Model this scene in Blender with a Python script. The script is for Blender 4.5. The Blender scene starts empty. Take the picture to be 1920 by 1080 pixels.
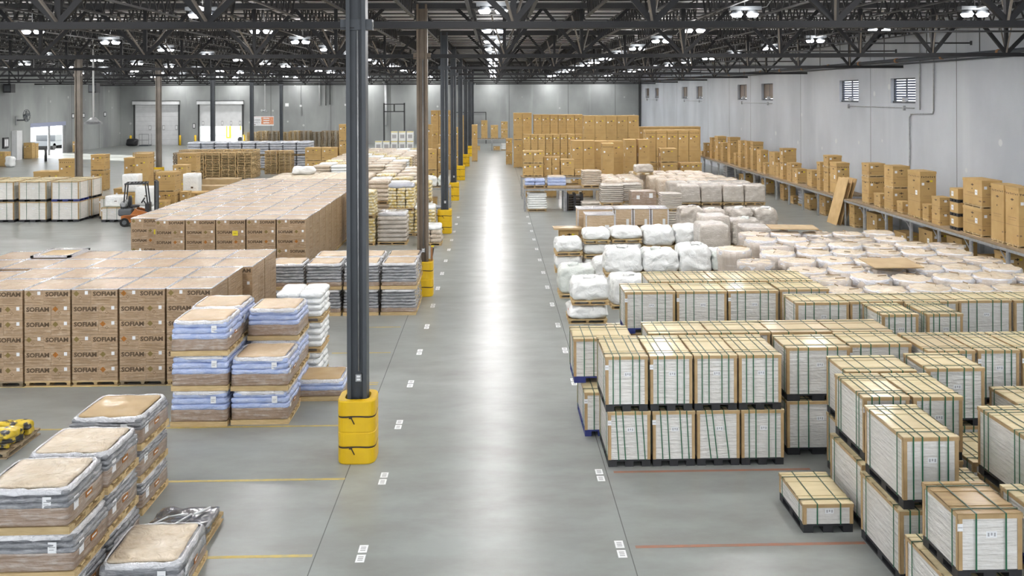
import bpy, math, random
from mathutils import Vector, Matrix, noise
SC = bpy.context.scene
COL = SC.collection
R = math.radians
# ------------------------------------------------------------------ camera, sky, sun, exposure
cam_d = bpy.data.cameras.new('camera'); cam = bpy.data.objects.new('camera', cam_d); COL.objects.link(cam)
cam.location = (0, 0, 6.2)
cam.rotation_euler = (Matrix.Rotation(R(-1.6), 3, 'Z') @ Matrix.Rotation(R(90), 3, 'X') @ Matrix.Rotation(R(-0.22), 3, 'Z')).to_euler()
cam_d.sensor_width = 36.0; cam_d.lens = 36.0 * 1700 / 1920
cam_d.shift_x = -12.5 / 1920; cam_d.shift_y = -(540 - 177) / 1920
cam_d.clip_start = 0.1; cam_d.clip_end = 400
SC.camera = cam
w = bpy.data.worlds.new('daylight'); SC.world = w; w.use_nodes = True
bg = w.node_tree.nodes['Background']; bg.inputs[0].default_value = (0.93, 0.96, 1.0, 1); bg.inputs[1].default_value = 3.1
sun_d = bpy.data.lights.new('sun', 'SUN'); sun_d.energy = 45.0; sun_d.angle = R(1.5); sun_d.color = (1, 0.97, 0.92)
sun = bpy.data.objects.new('sun', sun_d); COL.objects.link(sun)
sun.rotation_euler = Vector((0.88, -0.42, -0.20)).to_track_quat('-Z', 'Y').to_euler()
SC.view_settings.view_transform = 'Standard'; SC.view_settings.look = 'None'
SC.view_settings.gamma = 1; SC.view_settings.use_curve_mapping = False
SC.view_settings.exposure = 0.0
LAMP_W = 178.0
# ------------------------------------------------------------------ materials
MATS = {}
def mat(name, c1, c2=None, rough=0.6, metal=0.0, coat=0.0, scale=4.0, stretch=(1, 1, 1), bump=0.0, bscale=30.0, bstretch=(1, 1, 1),
        film=0.0, filmc=(0.85, 0.85, 0.84), rnd=0.0, trans=0.0, emit=None, spec=0.5, detail=3.0, contrast=(0.3, 0.7), bdist=0.02, emc=None, fth=(0.52, 0.72)):
    if name in MATS: return MATS[name]
    m = bpy.data.materials.new(name); m.use_nodes = True; nt = m.node_tree; N = nt.nodes; L = nt.links
    b = N['Principled BSDF']
    def nn(t, **k):
        n = N.new(t)
        for a, v in k.items(): setattr(n, a, v)
        return n
    b.inputs['Roughness'].default_value = rough; b.inputs['Metallic'].default_value = metal
    b.inputs['Coat Weight'].default_value = coat; b.inputs['Coat Roughness'].default_value = 0.12
    b.inputs['Specular IOR Level'].default_value = spec
    if trans: b.inputs['Transmission Weight'].default_value = trans
    if emit:
        b.inputs['Emission Strength'].default_value = emit; b.inputs['Emission Color'].default_value = (*(emc or c1), 1)
    tc = nn('ShaderNodeTexCoord'); oi = nn('ShaderNodeObjectInfo')
    ad = nn('ShaderNodeVectorMath', operation='ADD'); mu = nn('ShaderNodeVectorMath', operation='SCALE'); mu.inputs[0].default_value = (17.3, 9.1, 5.7)
    L.new(oi.outputs['Random'], mu.inputs['Scale']); L.new(tc.outputs['Object'], ad.inputs[0]); L.new(mu.outputs[0], ad.inputs[1])
    def noi(sc, st, det):
        mp = nn('ShaderNodeMapping'); mp.inputs['Scale'].default_value = st; L.new(ad.outputs[0], mp.inputs[0])
        n = nn('ShaderNodeTexNoise'); n.inputs['Scale'].default_value = sc; n.inputs['Detail'].default_value = det
        L.new(mp.outputs[0], n.inputs['Vector']); return n
    def ramp(src, lo, hi):
        r = nn('ShaderNodeMapRange'); r.inputs['From Min'].default_value = lo; r.inputs['From Max'].default_value = hi
        L.new(src, r.inputs['Value']); return r
    col = None
    if c2 is not None:
        n = noi(scale, stretch, detail); r = ramp(n.outputs[0], *contrast)
        mx = nn('ShaderNodeMix', data_type='RGBA'); mx.inputs['A'].default_value = (*c1, 1); mx.inputs['B'].default_value = (*c2, 1)
        L.new(r.outputs[0], mx.inputs['Factor']); col = mx.outputs['Result']
    else:
        rg = nn('ShaderNodeRGB'); rg.outputs[0].default_value = (*c1, 1); col = rg.outputs[0]
    if rnd:
        hs = nn('ShaderNodeHueSaturation'); r = ramp(oi.outputs['Random'], 0, 1)
        r.inputs['To Min'].default_value = 1 - rnd; r.inputs['To Max'].default_value = 1 + rnd
        L.new(r.outputs[0], hs.inputs['Value']); L.new(col, hs.inputs['Color']); col = hs.outputs[0]
    if film:
        n1 = noi(5.0, (0.5, 0.5, 5.0), 5.0); n2 = noi(9.0, (1.0, 1.0, 1.6), 4.0)
        s = nn('ShaderNodeMath', operation='MULTIPLY_ADD'); s.inputs[1].default_value = 0.6
        m4 = nn('ShaderNodeMath', operation='MULTIPLY'); m4.inputs[1].default_value = 0.4
        L.new(n2.outputs[0], m4.inputs[0]); L.new(n1.outputs[0], s.inputs[0]); L.new(m4.outputs[0], s.inputs[2])
        r = ramp(s.outputs[0], *fth); r.inputs['To Max'].default_value = film
        mx = nn('ShaderNodeMix', data_type='RGBA'); L.new(r.outputs[0], mx.inputs['Factor']); L.new(col, mx.inputs['A'])
        mx.inputs['B'].default_value = (*filmc, 1); col = mx.outputs['Result']
        bp = nn('ShaderNodeBump'); bp.inputs['Strength'].default_value = 0.8; bp.inputs['Distance'].default_value = 0.05
        L.new(s.outputs[0], bp.inputs['Height']); L.new(bp.outputs[0], b.inputs['Coat Normal'])
        if not bump: L.new(bp.outputs[0], b.inputs['Normal'])
    L.new(col, b.inputs['Base Color'])
    if bump:
        n = noi(bscale, bstretch, 3.0)
        if bdist > 0.03: n.inputs['Distortion'].default_value = 1.4
        bp = nn('ShaderNodeBump'); bp.inputs['Strength'].default_value = bump; bp.inputs['Distance'].default_value = bdist
        L.new(n.outputs[0], bp.inputs['Height']); L.new(bp.outputs[0], b.inputs['Normal'])
    MATS[name] = m; return m

steel = mat('steel_grey', (0.068, 0.077, 0.088), (0.052, 0.058, 0.066), spec=0.35, rough=0.45, scale=1.5, bump=0.03)
steelb = mat('steel_brown', (0.17, 0.125, 0.085), (0.12, 0.09, 0.06), rough=0.5, scale=2)
steelr = mat('roof_steel', (0.034, 0.034, 0.036), (0.026, 0.026, 0.027), rough=0.5, scale=2)
deckm = mat('roof_deck', (0.88, 0.88, 0.9), (0.8, 0.8, 0.82), rough=0.7, scale=0.8)
galv = mat('galvanised', (0.42, 0.43, 0.44), (0.3, 0.31, 0.32), rough=0.45, metal=0.4, scale=8)
whitep = mat('white_paint', (0.78, 0.79, 0.8), (0.7, 0.71, 0.72), rough=0.45, scale=2)
black = mat('black_plastic', (0.018, 0.019, 0.021), (0.03, 0.03, 0.034), rough=0.45, scale=6)
bluep = mat('blue_plastic', (0.03, 0.045, 0.22), (0.02, 0.03, 0.15), rough=0.45, scale=6)
rubber = mat('rubber', (0.015, 0.015, 0.015), rough=0.8)
pwood = mat('pallet_wood', (0.66, 0.50, 0.27), (0.50, 0.36, 0.18), rough=0.8, scale=5, stretch=(1, 8, 8), rnd=0.12, bump=0.1)
pwoodd = mat('pallet_wood_grey', (0.44, 0.35, 0.23), (0.25, 0.19, 0.12), rough=0.85, scale=5, stretch=(1, 8, 8), rnd=0.15, bump=0.1)
plank = mat('plank_wood', (0.36, 0.27, 0.17), (0.24, 0.18, 0.11), rough=0.8, scale=4, stretch=(6, 1, 6), bump=0.1)
chordm = mat('truss_chord', (0.020, 0.020, 0.022), (0.015, 0.015, 0.016), rough=0.6, scale=2, spec=0.3)
steelt = mat('weathered_steel', (0.22, 0.19, 0.16), (0.15, 0.13, 0.11), rough=0.5, scale=2)
card = mat('cardboard', (0.53, 0.355, 0.145), (0.47, 0.305, 0.115), rough=0.75, scale=2.5, rnd=0.07, bump=0.05, bscale=12)
cardlid = mat('cardboard_lid', (0.62, 0.44, 0.21), (0.50, 0.33, 0.14), rough=0.7, scale=2, rnd=0.06)
cardw = mat('wrapped_cardboard', (0.42, 0.285, 0.165), (0.37, 0.245, 0.135), rough=0.5, scale=2.0, rnd=0.06, coat=0.55, film=0.55, filmc=(0.72, 0.60, 0.46), fth=(0.52, 0.78))
cardtop = mat('wrapped_carton_top', (0.40, 0.285, 0.165), (0.34, 0.235, 0.13), rough=0.45, scale=2.0, rnd=0.06, coat=0.35, film=0.45, filmc=(0.66, 0.52, 0.36), fth=(0.5, 0.8))
cardpale = mat('pale_card', (0.60, 0.46, 0.31), (0.52, 0.38, 0.23), rough=0.55, scale=2.5, rnd=0.05, coat=0.25, film=0.35, filmc=(0.85, 0.8, 0.7))
sheet = mat('card_sheet', (0.50, 0.36, 0.19), (0.42, 0.29, 0.14), rough=0.6, scale=2.5, coat=0.2, bump=0.08, bscale=6)
traym = mat('wrapped_tray', (0.36, 0.26, 0.19), (0.30, 0.21, 0.15), rough=0.35, coat=0.7, scale=3, film=0.6, filmc=(0.7, 0.66, 0.62), fth=(0.48, 0.75))
ink = mat('brown_ink', (0.10, 0.065, 0.035), rough=0.8)
inkl = mat('light_brown_ink', (0.24, 0.155, 0.08), rough=0.8)
inko = mat('orange_ink', (0.55, 0.16, 0.02), (0.20, 0.12, 0.02), rough=0.8, scale=50)
inkg = mat('olive_ink', (0.22, 0.16, 0.05), rough=0.8)
paper = mat('white_label', (0.86, 0.87, 0.88), rough=0.5)
grey_ink = mat('grey_ink', (0.42, 0.42, 0.43), rough=0.7)
yellowst = mat('yellow_sticker', (0.75, 0.60, 0.03), rough=0.5)
yellow = mat('guard_yellow', (0.80, 0.52, 0.008), (0.72, 0.45, 0.006), rough=0.42, scale=3, coat=0.1)
strapk = mat('dark_strap', (0.05, 0.035, 0.025), rough=0.7)
green = mat('green_strap', (0.015, 0.13, 0.06), rough=0.35)
greend = mat('dark_green_strap', (0.05, 0.085, 0.05), rough=0.4)
panel = mat('wrapped_white_panel', (0.76, 0.735, 0.69), (0.70, 0.68, 0.64), rough=0.4, scale=2.5, coat=0.6, rnd=0.05, film=0.7, filmc=(0.92, 0.92, 0.91), fth=(0.50, 0.80))
post = mat('corner_board', (0.52, 0.36, 0.18), (0.42, 0.28, 0.13), rough=0.5, coat=0.4, scale=6)
lidw = mat('crate_lid', (0.72, 0.61, 0.38), (0.60, 0.49, 0.28), rough=0.55, scale=3, stretch=(0.4, 4, 1), coat=0.3, rnd=0.08)
lidb = mat('crate_lid_brown', (0.42, 0.29, 0.13), (0.32, 0.21, 0.09), rough=0.6, scale=3, stretch=(1, 6, 1), coat=0.05)
lidp = mat('crate_lid_plain', (0.55, 0.44, 0.27), (0.5, 0.4, 0.24), rough=0.6, scale=1.5, coat=0.2, rnd=0.05)
filmm = mat('stretch_film', (0.80, 0.80, 0.82), (0.68, 0.68, 0.71), rough=0.16, coat=1.0, scale=9, stretch=(1, 1, 3), bump=0.8, bscale=10, bstretch=(1, 1, 2), bdist=0.05)
whitebag = mat('white_sack', (0.90, 0.91, 0.90), (0.83, 0.85, 0.84), rough=0.35, coat=0.6, scale=5, bump=0.6, bscale=4.5, bdist=0.07, rnd=0.03)
greenbag = mat('pale_green_sack', (0.76, 0.80, 0.76), (0.66, 0.70, 0.66), rough=0.4, coat=0.5, scale=5, bump=0.6, bscale=4.5, bdist=0.07)
silver = mat('silver_wrap', (0.62, 0.57, 0.51), (0.47, 0.42, 0.36), rough=0.28, coat=0.8, scale=3, stretch=(1, 1, 2), bump=0.5, bscale=9, bstretch=(1, 1, 2), film=0.8, filmc=(0.84, 0.81, 0.77), rnd=0.05, bdist=0.07)
blueb = mat('blue_sack', (0.34, 0.44, 0.74), (0.52, 0.6, 0.84), rough=0.28, coat=0.9, scale=5, stretch=(1, 1, 2), bump=0.6, bscale=9, bstretch=(1, 1, 2.5), film=0.75, filmc=(0.86, 0.88, 0.93), bdist=0.05)
greyb = mat('grey_sack', (0.20, 0.21, 0.23), (0.32, 0.325, 0.34), rough=0.24, coat=1.0, scale=5, stretch=(1, 1, 2), bump=0.6, bscale=9, bstretch=(1, 1, 3), film=0.75, filmc=(0.70, 0.70, 0.72), bdist=0.05)
darkb = mat('black_film', (0.035, 0.037, 0.042), (0.07, 0.072, 0.08), rough=0.22, coat=1.0, scale=6, bump=0.7, bscale=9)
goldb = mat('gold_sack', (0.62, 0.47, 0.16), (0.74, 0.68, 0.52), rough=0.45, scale=9, contrast=(0.42, 0.58), coat=0.4, rnd=0.15, bump=0.3)
yellowb = mat('yellow_black_sack', (0.72, 0.52, 0.03), (0.03, 0.03, 0.03), rough=0.4, scale=5, contrast=(0.52, 0.58), coat=0.5, bump=0.3)
paleb = mat('pale_sack', (0.68, 0.60, 0.50), (0.56, 0.45, 0.33), rough=0.4, coat=0.5, scale=4, bump=0.8, bdist=0.06, bscale=7, rnd=0.08)
lgreyb = mat('light_grey_sack', (0.52, 0.54, 0.60), (0.40, 0.42, 0.47), rough=0.35, coat=0.5, scale=5, bump=0.4, bscale=8, rnd=0.05)
cream = mat('cream_top', (0.70, 0.60, 0.46), (0.58, 0.46, 0.31), rough=0.5, coat=0.5, scale=5, bump=0.9, bscale=4, bdist=0.07, film=0.4, filmc=(0.88, 0.82, 0.72))
octm = mat('wrapped_octabin', (0.56, 0.50, 0.44), (0.48, 0.41, 0.34), rough=0.3, coat=0.8, scale=3, stretch=(2, 2, 0.5), bump=0.35, bscale=5, bstretch=(2, 2, 0.4), bdist=0.06, film=0.6, filmc=(0.8, 0.78, 0.76), rnd=0.05)
orange = mat('forklift_orange', (0.45, 0.135, 0.012), rough=0.4, coat=0.3)
dgrey = mat('forklift_grey', (0.10, 0.11, 0.12), rough=0.45)
lampm = mat('lamp_lens', (1, 1, 1), rough=0.5, emit=22.0, emc=(0.93, 0.92, 1.0))
louv = mat('louvre_metal', (0.35, 0.38, 0.52), rough=0.4, metal=0.2)
rust = mat('rust_fitting', (0.35, 0.17, 0.07), rough=0.7)
redst = mat('orange_red_marking', (0.42, 0.17, 0.10), (0.30, 0.18, 0.13), rough=0.6, scale=8)
yelst = mat('yellow_marking', (0.60, 0.45, 0.12), (0.42, 0.36, 0.18), rough=0.6, scale=8)
linem = mat('joint_dark', (0.14, 0.145, 0.14), rough=0.9)
signo = mat('sign_orange', (0.62, 0.18, 0.06), (0.8, 0.55, 0.4), rough=0.5, scale=14, contrast=(0.52, 0.56))
pink = mat('pale_pink', (0.75, 0.6, 0.58), rough=0.6)

def floor_mat():
    m = bpy.data.materials.new('polished_concrete'); m.use_nodes = True; nt = m.node_tree; N = nt.nodes; L = nt.links; b = N['Principled BSDF']
    tc = N.new('ShaderNodeTexCoord')
    def noi(sc, st, det, rg=0.55):
        mp = N.new('ShaderNodeMapping'); mp.inputs['Scale'].default_value = st; L.new(tc.outputs['Object'], mp.inputs[0])
        n = N.new('ShaderNodeTexNoise'); n.inputs['Scale'].default_value = sc; n.inputs['Detail'].default_value = det; n.inputs['Roughness'].default_value = rg
        L.new(mp.outputs[0], n.inputs['Vector']); return n
    n1 = noi(0.35, (1, 1, 1), 5); n2 = noi(1.3, (0.6, 1.2, 1), 7, 0.6)
    c1 = N.new('ShaderNodeMapRange'); c1.inputs[1].default_value = 0.25; c1.inputs[2].default_value = 0.78; L.new(n1.outputs[0], c1.inputs[0])
    mx = N.new('ShaderNodeMix'); mx.data_type = 'RGBA'; mx.inputs['A'].default_value = (0.25, 0.272, 0.26, 1); mx.inputs['B'].default_value = (0.34, 0.365, 0.35, 1)
    L.new(c1.outputs[0], mx.inputs['Factor'])
    c2 = N.new('ShaderNodeMapRange'); c2.inputs[1].default_value = 0.35; c2.inputs[2].default_value = 0.75; c2.inputs[4].default_value = 0.85; L.new(n2.outputs[0], c2.inputs[0])
    m2 = N.new('ShaderNodeMix'); m2.data_type = 'RGBA'; m2.inputs['B'].default_value = (0.20, 0.20, 0.19, 1)
    L.new(c2.outputs[0], m2.inputs['Factor']); L.new(mx.outputs['Result'], m2.inputs['A']); L.new(m2.outputs['Result'], b.inputs['Base Color'])
    c3 = N.new('ShaderNodeMapRange'); c3.inputs[3].default_value = 0.278; c3.inputs[4].default_value = 0.315; L.new(n2.outputs[0], c3.inputs[0]); L.new(c3.outputs[0], b.inputs['Roughness'])
    b.inputs['Specular IOR Level'].default_value = 0.42
    n3 = noi(1.2, (1, 1, 1), 3); bp = N.new('ShaderNodeBump'); bp.inputs['Strength'].default_value = 0.05; bp.inputs['Distance'].default_value = 0.02
    L.new(n3.outputs[0], bp.inputs['Height']); L.new(bp.outputs[0], b.inputs['Normal'])
    return m
def wall_mat(name, c1, c2, patch=(0.62, 0.64, 0.62)):
    m = bpy.data.materials.new(name); m.use_nodes = True; nt = m.node_tree; N = nt.nodes; L = nt.links; b = N['Principled BSDF']
    b.inputs['Roughness'].default_value = 0.62
    tc = N.new('ShaderNodeTexCoord')
    def mp(st):
        q = N.new('ShaderNodeMapping'); q.inputs['Scale'].default_value = st; L.new(tc.outputs['Object'], q.inputs[0]); return q.outputs[0]
    def noi(sc, st, det):
        n = N.new('ShaderNodeTexNoise'); n.inputs['Scale'].default_value = sc; n.inputs['Detail'].default_value = det; L.new(mp(st), n.inputs['Vector']); return n.outputs[0]
    def rg(src, a, b_, c=0, d=1):
        q = N.new('ShaderNodeMapRange')
        for i, v in enumerate((a, b_, c, d)): q.inputs[i + 1].default_value = v
        L.new(src, q.inputs[0]); return q.outputs[0]
    def mix(f, a, bb):
        q = N.new('ShaderNodeMix'); q.data_type = 'RGBA'; L.new(f, q.inputs['Factor'])
        for s, v in (('A', a), ('B', bb)):
            if isinstance(v, tuple): q.inputs[s].default_value = (*v, 1)
            else: L.new(v, q.inputs[s])
        return q.outputs['Result']
    col = mix(rg(noi(0.25, (1, 1, 0.6), 5), 0.35, 0.65), c1, c2)
    col = mix(rg(noi(0.9, (1.2, 1.2, 0.12), 4), 0.58, 0.8, 0, 0.5), col, patch)
    v = N.new('ShaderNodeTexVoronoi'); v.inputs['Scale'].default_value = 0.6; v.inputs['Randomness'].default_value = 1.0; L.new(mp((1, 1, 1)), v.inputs['Vector'])
    col = mix(rg(v.outputs['Distance'], 0.075, 0.095, 0.6, 0.0), col, (0.66, 0.68, 0.66))
    L.new(col, b.inputs['Base Color']); return m
floorm = floor_mat()
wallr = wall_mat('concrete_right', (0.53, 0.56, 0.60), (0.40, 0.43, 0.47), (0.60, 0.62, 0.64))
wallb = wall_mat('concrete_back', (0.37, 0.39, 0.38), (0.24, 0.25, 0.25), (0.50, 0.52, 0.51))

# ------------------------------------------------------------------ mesh builder
class MB:
    def __init__(s): s.v = []; s.f = []; s.m = []; s.mats = []; s.sm = []
    def mi(s, m):
        if m not in s.mats: s.mats.append(m)
        return s.mats.index(m)
    def box(s, x0, x1, y0, y1, z0, z1, m):
        b = len(s.v); k = s.mi(m)
        s.v += [(x0, y0, z0), (x1, y0, z0), (x1, y1, z0), (x0, y1, z0), (x0, y0, z1), (x1, y0, z1), (x1, y1, z1), (x0, y1, z1)]
        for f in ((0, 3, 2, 1), (4, 5, 6, 7), (0, 1, 5, 4), (1, 2, 6, 5), (2, 3, 7, 6), (3, 0, 4, 7)):
            s.f.append(tuple(b + i for i in f)); s.m.append(k); s.sm.append(False)
        return s
    def cbox(s, x, y, z, w, d, h, m): return s.box(x - w / 2, x + w / 2, y - d / 2, y + d / 2, z, z + h, m)
    def beam(s, p, q, w, h, m):
        p, q = Vector(p), Vector(q); d = (q - p).normalized(); up = Vector((0, 0, 1)) if abs(d.z) < 0.95 else Vector((0, 1, 0))
        a = d.cross(up).normalized() * w / 2; c = a.cross(d).normalized() * h / 2; b = len(s.v); k = s.mi(m)
        for e in (p, q):
            for u, v in ((-1, -1), (1, -1), (1, 1), (-1, 1)): s.v.append(tuple(e + a * u + c * v))
        for f in ((0, 1, 2, 3), (7, 6, 5, 4), (0, 4, 5, 1), (1, 5, 6, 2), (2, 6, 7, 3), (3, 7, 4, 0)):
            s.f.append(tuple(b + i for i in f)); s.m.append(k); s.sm.append(False)
        return s
    def tube(s, p, q, r, m, n=10, r2=None, smooth=True):
        p, q = Vector(p), Vector(q); d = (q - p).normalized(); up = Vector((0, 0, 1)) if abs(d.z) < 0.95 else Vector((1, 0, 0))
        a = d.cross(up).normalized(); c = d.cross(a); b = len(s.v); k = s.mi(m); r2 = r if r2 is None else r2
        for e, rr in ((p, r), (q, r2)):
            for i in range(n):
                t = 2 * math.pi * i / n; s.v.append(tuple(e + (a * math.cos(t) + c * math.sin(t)) * rr))
        for i in range(n):
            j = (i + 1) % n; s.f.append((b + i, b + j, b + n + j, b + n + i)); s.m.append(k); s.sm.append(smooth)
        s.f.append(tuple(b + i for i in reversed(range(n)))); s.f.append(tuple(b + n + i for i in range(n))); s.m += [k, k]; s.sm += [False, False]
        return s
    def path(s, pts, r, m, n=8):
        for a, b in zip(pts, pts[1:]): s.tube(a, b, r, m, n)
        return s
    def quad(s, a, b, c, d, m):
        i = len(s.v); s.v += [a, b, c, d]; s.f.append((i, i + 1, i + 2, i + 3)); s.m.append(s.mi(m)); s.sm.append(False); return s
    def soft(s, cx, cy, cz, w, d, h, r, m, n=8, amp=0.0, fr=3.0, seed=0, nz=None, mtop=None, taper=0.0, dish=0.0):
        # rounded, slightly crumpled box; centre of base at cx, cy, cz
        W, D, H = w / 2, d / 2, h / 2; r = min(r, W * 0.98, D * 0.98); rz = min(r, H * 0.98); nz = nz or n; idx = {}; k = s.mi(m)
        kt = s.mi(mtop) if mtop else k
        def vert(u, v, t):
            key = (round(u, 4), round(v, 4), round(t, 4))
            if key in idx: return idx[key]
            p = Vector((u * W, v * D, t * H)); inn = Vector((max(-W + r, min(W - r, p.x)), max(-D + r, min(D - r, p.y)), max(-H + rz, min(H - rz, p.z))))
            dl = p - inn; dd = Vector((dl.x / r, dl.y / r, dl.z / rz))
            if dd.length > 1e-6: dd.normalize()
            o = inn + Vector((dd.x * r, dd.y * r, dd.z * rz))
            if taper: o.x *= 1 - taper * (o.z / H); o.y *= 1 - taper * (o.z / H)
            if dish and t > 0.9: o.z -= dish * (1 - max(abs(u), abs(v)) ** 4)
            if amp:
                q = Vector((o.x * fr + seed * 7.1, o.y * fr - seed * 3.3, o.z * fr * 1.4 + seed)); nv = noise.noise_vector(q)
                o += Vector((nv.x, nv.y, nv.z if o.z > -H + 0.02 else 0)) * amp
            o.z = max(o.z, -H)
            idx[key] = len(s.v); s.v.append((cx + o.x, cy + o.y, cz + H + o.z)); return idx[key]
        def g(i, q): return -1 + 2 * i / q
        def cell(a, b, c, d_, top=False):
            s.f.append((a, b, c, d_)); s.m.append(kt if top else k); s.sm.append(True)
        for i in range(n):
            for j in range(n):
                a, b, c, e = g(i, n), g(i + 1, n), g(j, n), g(j + 1, n)
                cell(vert(a, c, 1), vert(b, c, 1), vert(b, e, 1), vert(a, e, 1), True)
                cell(vert(a, c, -1), vert(a, e, -1), vert(b, e, -1), vert(b, c, -1))
            for j in range(nz):
                a, b, c, e = g(i, n), g(i + 1, n), g(j, nz), g(j + 1, nz)
                cell(vert(a, -1, c), vert(b, -1, c), vert(b, -1, e), vert(a, -1, e)); cell(vert(a, 1, c), vert(a, 1, e), vert(b, 1, e), vert(b, 1, c))
                cell(vert(1, a, c), vert(1, b, c), vert(1, b, e), vert(1, a, e)); cell(vert(-1, a, c), vert(-1, a, e), vert(-1, b, e), vert(-1, b, c))
        return s
    def mesh(s, name='m'):
        me = bpy.data.meshes.new(name); me.from_pydata(s.v, [], s.f)
        for m in s.mats: me.materials.append(m)
        me.polygons.foreach_set('material_index', s.m); me.polygons.foreach_set('use_smooth', s.sm); me.update(); return me
CACHE = {}
def cached(key, fn):
    if key not in CACHE: CACHE[key] = fn().mesh(str(key[0]) if isinstance(key, tuple) else key)
    return CACHE[key]
def M(): return MB()
# a part: (name, mesh, location, sub-parts, own label, z rotation)
def Pt(name, mesh, loc=(0, 0, 0), kids=(), label=None, rz=0.0): return (name, mesh, loc, kids, label, rz)
def put(name, parts, label, cat, loc, group=None, rz=0.0, rx=0.0, ry=0.0, kind=None):
    """one top-level thing: an Empty with its parts, or a single mesh"""
    me = parts if isinstance(parts, bpy.types.Mesh) else None
    o = bpy.data.objects.new(name, me); COL.objects.link(o); o.location = loc; o.rotation_euler = (rx, ry, rz)
    if label: o['label'] = label
    if cat: o['category'] = cat
    if group: o['group'] = group
    if kind: o['kind'] = kind
    def rec(ps, par):
        for (n, m, l, kids, lab, z) in ps:
            c = bpy.data.objects.new(n, m); COL.objects.link(c); c.parent = par; c.location = l
            if z: c.rotation_euler = (0, 0, z)
            if lab: c['label'] = lab
            rec(kids, c)
    if me is None:
        o.empty_display_size = 0.1; rec(parts, o)
    return o
def struct(name, mb, loc=(0, 0, 0)):
    o = bpy.data.objects.new(name, mb.mesh(name) if isinstance(mb, MB) else mb); COL.objects.link(o); o.location = loc; o['kind'] = 'structure'; return o
ORD = 'first second third fourth fifth sixth seventh eighth ninth tenth eleventh twelfth thirteenth fourteenth fifteenth sixteenth seventeenth eighteenth nineteenth twentieth'.split()
def nth(i):
    if i < 20: return ORD[i]
    t = ['twent', 'thirt', 'fort', 'fift'][(i + 1) // 10 - 2]; u = (i + 1) % 10
    return t + 'ieth' if u == 0 else t + 'y-' + ORD[u - 1]
def text_faces(txt, size):
    cu = bpy.data.curves.new('t', 'FONT'); cu.body = txt; cu.size = size; cu.align_x = 'CENTER'; cu.align_y = 'CENTER'; cu.resolution_u = 2
    cu.offset = 0.004 * size / 0.1
    ob = bpy.data.objects.new('t', cu); COL.objects.link(ob); dg = bpy.context.evaluated_depsgraph_get(); me = bpy.data.meshes.new_from_object(ob.evaluated_get(dg))
    vs = [tuple(v.co) for v in me.vertices]; fs = [tuple(p.vertices) for p in me.polygons]
    bpy.data.objects.remove(ob); bpy.data.curves.remove(cu); bpy.data.meshes.remove(me); return vs, fs
TF = {}
def text(mb, txt, size, m, at, face='-y', sx=1.0):
    if (txt, size) not in TF: TF[(txt, size)] = text_faces(txt, size)
    vs, fs = TF[(txt, size)]; b = len(mb.v); k = mb.mi(m)
    for x, y, z in vs:
        x *= sx
        if face == '-y': mb.v.append((at[0] + x, at[1], at[2] + y))
        elif face == '+x': mb.v.append((at[0], at[1] + x, at[2] + y))
        elif face == '-x': mb.v.append((at[0], at[1] - x, at[2] + y))
        else: mb.v.append((at[0] + x, at[1] + y, at[2]))
    for f in fs: mb.f.append(tuple(b + i for i in f)); mb.m.append(k); mb.sm.append(False)
def rect(mb, face, a0, a1, z0, z1, off, m):
    """flat printed rectangle on the front (-y), right (+x), left (-x) or top (z)"""
    if face == '-y': mb.quad((a0, off, z0), (a1, off, z0), (a1, off, z1), (a0, off, z1), m)
    elif face == '+x': mb.quad((off, a0, z0), (off, a1, z0), (off, a1, z1), (off, a0, z1), m)
    elif face == '-x': mb.quad((off, a1, z0), (off, a0, z0), (off, a0, z1), (off, a1, z1), m)
    else: mb.quad((a0, z0, off), (a1, z0, off), (a1, z1, off), (a0, z1, off), m)
def diamond(mb, face, a, z, r, off, m):
    if face == '-y': mb.quad((a, off, z - r), (a + r, off, z), (a, off, z + r), (a - r, off, z), m)
    elif face == '+x': mb.quad((off, a, z - r), (off, a + r, z), (off, a, z + r), (off, a - r, z), m)
    else: mb.quad((off, a, z - r), (off, a - r, z), (off, a, z + r), (off, a + r, z), m)
# ------------------------------------------------------------------ the building
XL, XR, YB, YF, ZR = -46.8, 18.8, 115.0, -9.0, 9.3
LINES = [15.6 + 12.6 * k for k in range(8)]           # column and truss lines across the hall
CX_ = [-2.33, -2.2, -2.2, -2.35, -2.4, -2.4, -2.4, -2.4]
COLX = [-45.6, -24.1, -2.2, XR]
LV = 'left right back'.split()
struct('floor', M().box(XL - 0.3, XR + 0.3, YF, YB + 0.3, -0.3, 0, floorm))
# right wall with its louvred windows cut out
WIN = [(39.9, 42.4), (46.2, 48.75), (60.5, 63.1), (66.8, 69.3), (81.1, 83.6), (87.4, 89.9), (102.7, 105.1), (109.0, 111.6)]
mb = M(); y = YF; WZ0, WZ1 = 5.72, 6.88
for a, b in WIN:
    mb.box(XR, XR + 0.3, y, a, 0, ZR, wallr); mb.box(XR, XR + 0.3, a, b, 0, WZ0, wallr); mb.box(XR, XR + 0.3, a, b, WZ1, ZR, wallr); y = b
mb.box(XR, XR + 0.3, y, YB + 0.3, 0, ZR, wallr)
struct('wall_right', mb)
# back wall with two dock doors; left wall with the open doors
D1 = (-44.9, -39.6, 5.2); D2 = (-36.9, -31.65, 5.2)
mb = M(); x = XL - 0.3
for a, b, h in (D1, D2):
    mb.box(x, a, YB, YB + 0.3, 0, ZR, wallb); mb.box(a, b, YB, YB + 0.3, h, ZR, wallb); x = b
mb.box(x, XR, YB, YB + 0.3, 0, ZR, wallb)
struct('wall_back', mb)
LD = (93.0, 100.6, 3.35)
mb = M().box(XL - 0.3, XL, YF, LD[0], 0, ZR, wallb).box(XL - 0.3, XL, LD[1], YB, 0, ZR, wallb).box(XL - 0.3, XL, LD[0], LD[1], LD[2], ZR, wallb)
struct('wall_left', mb)
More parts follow.
